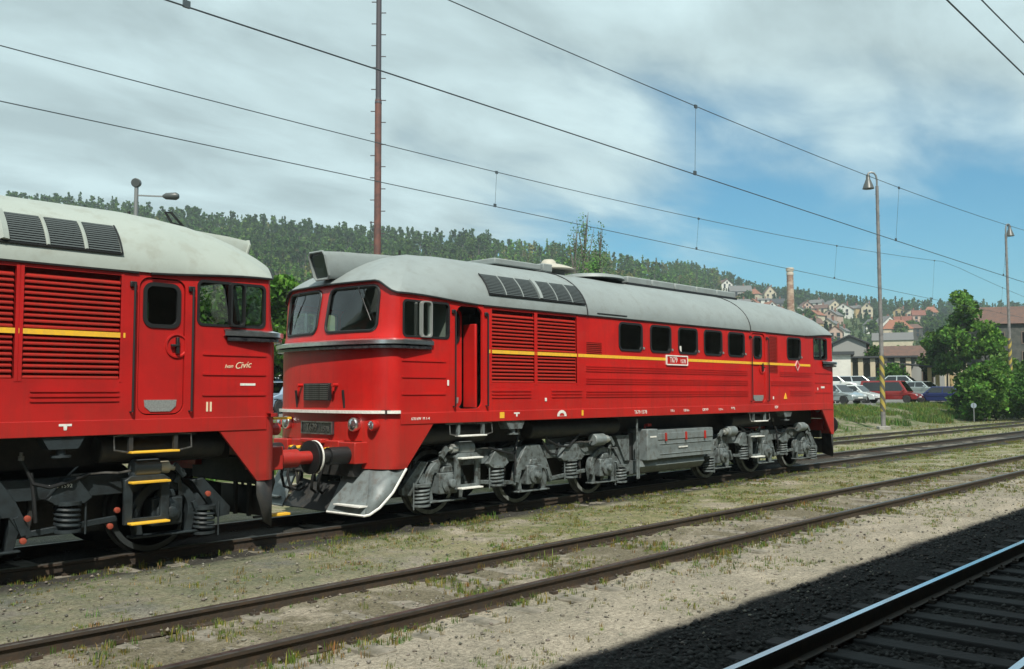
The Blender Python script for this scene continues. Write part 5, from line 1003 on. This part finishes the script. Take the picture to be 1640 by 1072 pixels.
# brick chimney stack
BR = bpy.data.materials.new('banded_brick'); BR.use_nodes = True; n = BR.node_tree.nodes; l = BR.node_tree.links; tc2 = n.new('ShaderNodeTexCoord'); mpp = n.new('ShaderNodeMapping'); mpp.inputs['Scale'].default_value = (.3, .3, .55); l.new(tc2.outputs['Object'], mpp.inputs[0])
nz = n.new('ShaderNodeTexNoise'); nz.inputs['Scale'].default_value = 1.6; nz.inputs['Detail'].default_value = 6; l.new(mpp.outputs[0], nz.inputs['Vector']); rp = n.new('ShaderNodeValToRGB'); rp.color_ramp.elements[0].color = (.26, .14, .095, 1); rp.color_ramp.elements[1].color = (.46, .34, .25, 1); rp.color_ramp.elements[0].position = .42; rp.color_ramp.elements[1].position = .62
l.new(nz.outputs[0], rp.inputs[0]); l.new(rp.outputs[0], n['Principled BSDF'].inputs['Base Color']); n['Principled BSDF'].inputs['Roughness'].default_value = .9
x, y = at(1268, 305); z0 = hz(x, y); top = CAM.z+(629-430)/math.hypot(FPX, 448)*305-z0; t = thing('brick_chimney', 'tall round brick factory chimney rising among the village houses', 'chimney', (x, y, z0))
MB().cyl((0, 0, -3), (0, 0, top-1.2), 1.35, .98, 24).build('shaft', BR, t)
q = None
for i in range(int((top-2)/.95)):
    z = 1+i*.95; r_ = 1.35-.37*(z+3)/(top+2)
    MB().lathe((0, 0, z), (0, 0, 1), [(0, r_), (.0, r_+.05), (.35, r_+.05), (.35, r_)], 20).build('brick_ring', BR, t)
MB().lathe((0, 0, top-2.4), (0, 0, 1), [(0, .98), (.1, 1.12), (.7, 1.14), (.8, 1.02), (1.3, 1.02), (1.4, 1.22), (2.3, 1.24), (2.4, 1.1)], 24).build('crown', mat('pale_brick_crown', (.5, .42, .34), .9), t)

# ------------------------------------------------------------------ trees
TRUNK = mat('bark', (.10, .085, .07), .95, var=(.16, .14, .12), vscale=4)
LG = leafmat('foliage_green', [(.030, .065, .018), (.055, .11, .025), (.085, .15, .035)], .3, True)
def cards(C, S, rg, flat=0):
    """randomly turned leaf clump cards: centres C (n,3), sizes S (n)"""
    n = len(C); a = rg.normal(size=(n, 3)); a /= np.linalg.norm(a, axis=1)[:, None]; b = rg.normal(size=(n, 3)); b -= a*(a*b).sum(1)[:, None]; b /= np.linalg.norm(b, axis=1)[:, None]; S = S[:, None]
    j = lambda: S*rg.uniform(.5, 1.15, (n, 1))
    V = np.stack([C-a*j(), C-b*j()*.7, C+a*j(), C+b*j()*.7], 1).reshape(-1, 3); F = np.arange(n*4).reshape(n, 4); return V, F
def crown_pts(n, h, w, rg, kind):
    if kind == 'conifer':
        z = rg.random(n)**1.3; r = (1-z)*w/2*np.sqrt(rg.random(n)); a = rg.uniform(0, 6.28, n); tier = (1-.35*((z*9) % 1)); return np.stack([r*tier*np.cos(a), r*tier*np.sin(a), h*.12+z*h*.88], 1)
    if kind == 'pine': lo, nc = .55, 5
    elif kind == 'poplar': lo, nc = .15, 16
    elif kind == 'bush': lo, nc = .02, 11
    else: lo, nc = .22, 12
    P = []
    for i in range(nc):
        f = (i+.5)/nc; cz = lo+(1-lo)*(.12+.76*f); rad = w/2*(.30+.28*rg.random())*(1 if kind != 'poplar' else .55); sp_ = w/2*(1-abs(2*f-.85)**1.6*.75)*.72*(1 if kind != 'poplar' else .8)
        a = rg.uniform(0, 6.28); c_ = np.array([sp_*math.cos(a)*rg.uniform(.3, 1), sp_*math.sin(a)*rg.uniform(.3, 1), cz*h]); m = n//nc; d = rg.normal(size=(m, 3)); d /= np.linalg.norm(d, axis=1)[:, None]
        P.append(c_+d*rad*(rg.random((m, 1))**.45)*np.array([1, 1, .75 if kind != 'poplar' else 2.6]))
    P = np.concatenate(P); P[:, 2] = np.clip(P[:, 2], .05*h, h*1.02); return P
def limb_mesh(h, w, rg, kind, r0):
    m = MB(); m.cyl((0, 0, -.4), (.02*h, .0, h*.5), r0, r0*.6, 8).cyl((.02*h, 0, h*.5), (0, .01*h, h*.93), r0*.6, r0*.12, 7)
    for i in range(9 if kind != 'conifer' else 0):
        z = h*(.25+.07*i); a = i*2.4; l_ = w*.36*(1-.05*i); up_ = l_*(.8 if kind != 'poplar' else 2.5); m.cyl((0, 0, z), (l_*math.cos(a)*(1 if kind != 'poplar' else .5), l_*math.sin(a)*(1 if kind != 'poplar' else .5), min(h*.97, z+up_)), r0*.35, r0*.06, 5)
    return m
def tree(label, u, r, h, w, kind='broad', n=2600, size=.20, tint=(1, 1, 1), group=None, name=None, xy=None, cat=None):
    x, y = xy if xy else at(u, r); rg = np.random.default_rng(int(u*7+r*13+h*100)); t = thing(name or ('bush' if kind == 'bush' else 'tree'), label, cat or ('bush' if kind == 'bush' else 'tree'), (x, y, hz(x, y)), 0, group)
    limb_mesh(h, w, rg, kind, max(.04, h*.016)).build('trunk', TRUNK, t)
    P = crown_pts(n, h, w, rg, kind); V, F = cards(P, rg.uniform(.6, 1.3, len(P))*size, rg); clump = np.array([noise.noise(Vector(p)*(1.1/max(1, w*.25))) for p in P]); tn = np.clip(.95+clump*.9, .45, 1.6)[:, None]*np.array(tint)[None]*RNG.uniform(.85, 1.15, (len(P), 3))
    o = npmesh('crown', V, F, LG, np.repeat(tn, 4, 0)); o.parent = t; return t
# right-hand thicket and big trees
TR = [('tallest leafy tree with a ragged spire top right of the red roofs', 1543, 93, 10.2, 4.6, 'broad', 3600, .24, (1.6, 1.75, 1.15)),
      ('dark green tree joined to the left side of the tallest tree', 1516, 95, 6.4, 4.2, 'broad', 2800, .24, (1.0, 1.15, .95)),
      ('bright green tree right of the tallest one in front of the dark building', 1578, 92, 7.5, 4.4, 'broad', 2800, .24, (1.7, 1.9, 1.0)),
      ('greyish leafed tree in front of the big dark building', 1608, 86, 4.8, 5.0, 'broad', 3000, .2, (1.6, 1.5, 1.3)),
      ('tree at the right edge in front of the stone building', 1642, 84, 4.6, 4.6, 'broad', 2600, .2, (1.1, 1.3, 1.0)),
      ('small light green tree left of the dark tree by the shelter', 1500, 100, 6.0, 4.0, 'broad', 2600, .22, (1.1, 1.2, .8)),
      ('wide dark bush under the tallest tree by the blue car', 1552, 76, 3.6, 4.4, 'bush', 4000, .17, (.95, 1.1, .9)),
      ('deep green bush in the middle of the thicket', 1572, 73, 4.2, 4.4, 'bush', 4200, .17, (1.3, 1.5, 1.0)),
      ('tall shaggy bush beside the far lamp post', 1592, 76, 4.4, 4.8, 'bush', 4200, .17, (1.5, 1.7, 1.1)),
      ('bush hugging the foot of the far lamp post', 1628, 80, 3.6, 4.6, 'bush', 3800, .17, (1.3, 1.5, 1.1)),
      ('low bush with light tips at the right picture edge', 1652, 76, 3.6, 4.0, 'bush', 3500, .14, (.8, 1.1, .7)),
      ('broad green tree behind the gap between the two locomotives', 455, 46, 6.9, 4.6, 'broad', 6000, .17, (1.1, 1.35, .7)),
      ('green tree seen through the open cab window of the nearer locomotive', 372, 44, 6.0, 5.5, 'bush', 6000, .17, (1.15, 1.3, .8)),
      ('second green tree behind the nearer cab, left of the other', 300, 46, 5.8, 6.0, 'bush', 5000, .18, (1, 1.15, .75)),
      ('young tree standing just right of the locomotive tail by the barn', 1400, 110, 5.2, 3.6, 'broad', 1800, .2, (.9, 1, .8)),
      ('round shrub in front of the arcade right of the banded post', 1432, 97, 2.6, 4.4, 'bush', 2400, .15, (.9, 1.2, .7))]
for a in TR: tree(*a)
tree('slim poplar left of the two taller ones above the roof', 922, 150, 25.5, 9, 'poplar', 1300, .20, (1.7, 1.7, 1.7)); tree('tall sparse poplar with thin upright branches above the locomotive roof', 938, 152, 28.0, 12, 'poplar', 1700, .20, (1.7, 1.7, 1.7)); tree('second thin poplar right of the first, slightly shorter', 962, 156, 26.5, 9, 'poplar', 1200, .20, (1.7, 1.7, 1.7))
tree('greener leafy tree at the foot of the sparse poplars', 950, 147, 20.5, 8.5, 'poplar', 2400, .30, (1.4, 1.7, 1.2))
# village hillside trees that can be told apart
rv = random.Random(4); cols = [(.8, 1, .8), (1, 1.15, .75), (.7, .85, .85), (1.15, 1.1, .75)]; vt = []
for i in range(100):
    u = rv.uniform(1180, 1530); v = rv.uniform(478, 555); x, y, r = hit(u, v); vt.append((x, y, r, u))
adj = {0: 'fresh green', 1: 'yellow green', 2: 'dark bluish green', 3: 'olive green'}
protos = {}
for i, (x, y, r, u) in enumerate(vt):
    k = i % 4; kind = 'conifer' if k == 2 else 'broad'
    lab = '%s %s growing between the village houses on the right hillside' % (adj[k], 'conifer' if k == 2 else 'round tree')
    lm = min(LMK, key=lambda q: abs(q[0]-u)); vv_ = 536-FPX*((Vector((x, y, hz(x, y)))-CAM).dot(up))/((Vector((x, y, hz(x, y)))-CAM).dot(fw)); sz = rv.choice(('small', 'tall', 'bushy', 'slim', 'spreading', 'broad'))
    lab = '%s %s %s, %s slope, %s %s' % (sz, adj[k], 'conifer' if k == 2 else 'tree', 'high' if vv_ < 492 else 'mid' if vv_ < 513 else 'low', 'left of' if u < lm[0] else 'right of', lm[1])
    if k not in protos: protos[k] = tree(lab, u, r, 6.5, 6.0 if kind == 'broad' else 3.8, kind, 500, .55, cols[k], 'trees between the village houses', xy=(x, y))
    else:
        s = protos[k]; c_ = s.copy(); COL.objects.link(c_); c_.location = (x, y, hz(x, y)-.2); f = rv.uniform(.7, 1.25); c_.scale = (f*1.1, f*1.1, f); c_.rotation_euler = (0, 0, rv.uniform(0, 6))
        c_['label'] = lab
        for ch in s.children: d = ch.copy(); COL.objects.link(d); d.parent = c_
# forest on the ridge
def forest(name, label, N_, a0, a1, f0, f1, kinds, hh, cpt, size, tints, seed, sl=1.0):
    rg = np.random.default_rng(seed); tem = []
    for k in kinds:
        for q in range(4):
            h = 1.0; P = crown_pts(cpt, hh, hh*(.26 if k == 'pine' else .42 if k == 'broad' else .34), rg, k); V, F = cards(P, rg.uniform(.6, 1.3, len(P))*size, rg); tem.append(V)
    VV = []; TT = []; TK = []
    for i in range(N_):
        a = rg.uniform(a0, a1); R_, H = ridge(a); r = R_*math.sqrt(rg.uniform(f0*f0, f1*f1)); x = CAM.x+r*math.cos(R(a)); y = CAM.y+r*math.sin(R(a)); z = hz(x, y); V = tem[rg.integers(len(tem))]; s = rg.uniform(.6, 1.3); b = rg.uniform(0, 6.28)
        c_, s_ = math.cos(b)*s, math.sin(b)*s; VV.append(np.stack([V[:, 0]*c_-V[:, 1]*s_+x, V[:, 0]*s_+V[:, 1]*c_+y, V[:, 2]*s+z-.3], 1)); pn = noise.noise(Vector((x*.02, y*.02, 1)))+.35*rg.normal(); t_ = np.array(tints[int((pn*.9+.5)*len(tints)) % len(tints)])*rg.uniform(.6, 1.1); TT.append(np.tile(t_, (len(V), 1)))
        if 'pine' in kinds: TK.append((x, y, z, hh*s))
    V = np.concatenate(VV); F = np.arange(len(V)).reshape(-1, 4); o = npmesh(name, V, F, LG, np.concatenate(TT)); tag(o, label, 'forest', kind='stuff')
    if TK:
        m = []; 
        for x, y, z, h in TK:
            for k in range(4): a = k*math.pi/2+.4; m.append((x+.17*math.cos(a), y+.17*math.sin(a), z-.5))
            for k in range(4): a = k*math.pi/2+.4; m.append((x+.10*math.cos(a), y+.10*math.sin(a), z+h*.75))
        b = np.arange(len(TK))[:, None, None]*8; q = np.array([[0, 1, 5, 4], [1, 2, 6, 5], [2, 3, 7, 6], [3, 0, 4, 7]])[None]; o = npmesh('forest_trunks', np.array(m), (b+q).reshape(-1, 4), TRUNK); tag(o, 'bare trunks of the dark pines on the left ridge', 'forest', kind='stuff')
PT_ = [(1.0, 1.1, 1.1), (1.2, 1.25, 1.2), (1.5, 1.4, 1.35)]
GT_ = [(1.3, 1.5, 1.0), (2.0, 2.1, 1.1), (1.1, 1.3, 1.0), (3.6, 1.9, 2.6), (2.3, 1.9, 1.6), (1.5, 1.9, 1.1), (1.5, 1.8, 1.1)]
forest('pine_forest', 'dark pine forest crowning the left part of the ridge', 1500, 44, 76, .66, 1.02, ['pine', 'pine', 'conifer'], 13, 100, .62, PT_, 1)
forest('mixed_forest', 'spring green mixed forest with some reddish budding trees on the slope', 2500, 30, 74, .55, 1.0, ['broad', 'pine', 'conifer'], 9.5, 110, .62, GT_, 2)
forest('hillside_woods', 'far woods covering the ridge behind the village', 900, 8, 32, .92, 1.03, ['broad', 'conifer'], 9, 110, .62, [(.85, 1.1, 1.0), (1.0, 1.2, .9), (.7, .9, .9)], 3)
forest('hedges', 'hedges and scrub between the village gardens', 1700, 11, 30, .28, .95, ['bush'], 3.0, 70, .4, [(1.0, 1.1, .9), (1.2, 1.25, .9), (1.8, 1.3, 1.4), (.8, .95, .9)], 5)
# ------------------------------------------------------------------ haze
HZ = bpy.data.materials.new('haze_air'); HZ.use_nodes = True; n = HZ.node_tree.nodes; l = HZ.node_tree.links; n.clear(); o_ = n.new('ShaderNodeOutputMaterial'); pv = n.new('ShaderNodeVolumePrincipled')
pv.inputs['Color'].default_value = (.82, .92, 1, 1); pv.inputs['Density'].default_value = .00045; pv.inputs['Anisotropy'].default_value = .2; l.new(pv.outputs[0], o_.inputs['Volume'])
hb = MB().box(-520, 1560, -170, 1560, -40, 130).build('haze', HZ, None, smooth=0); tag(hb, kind='stuff')
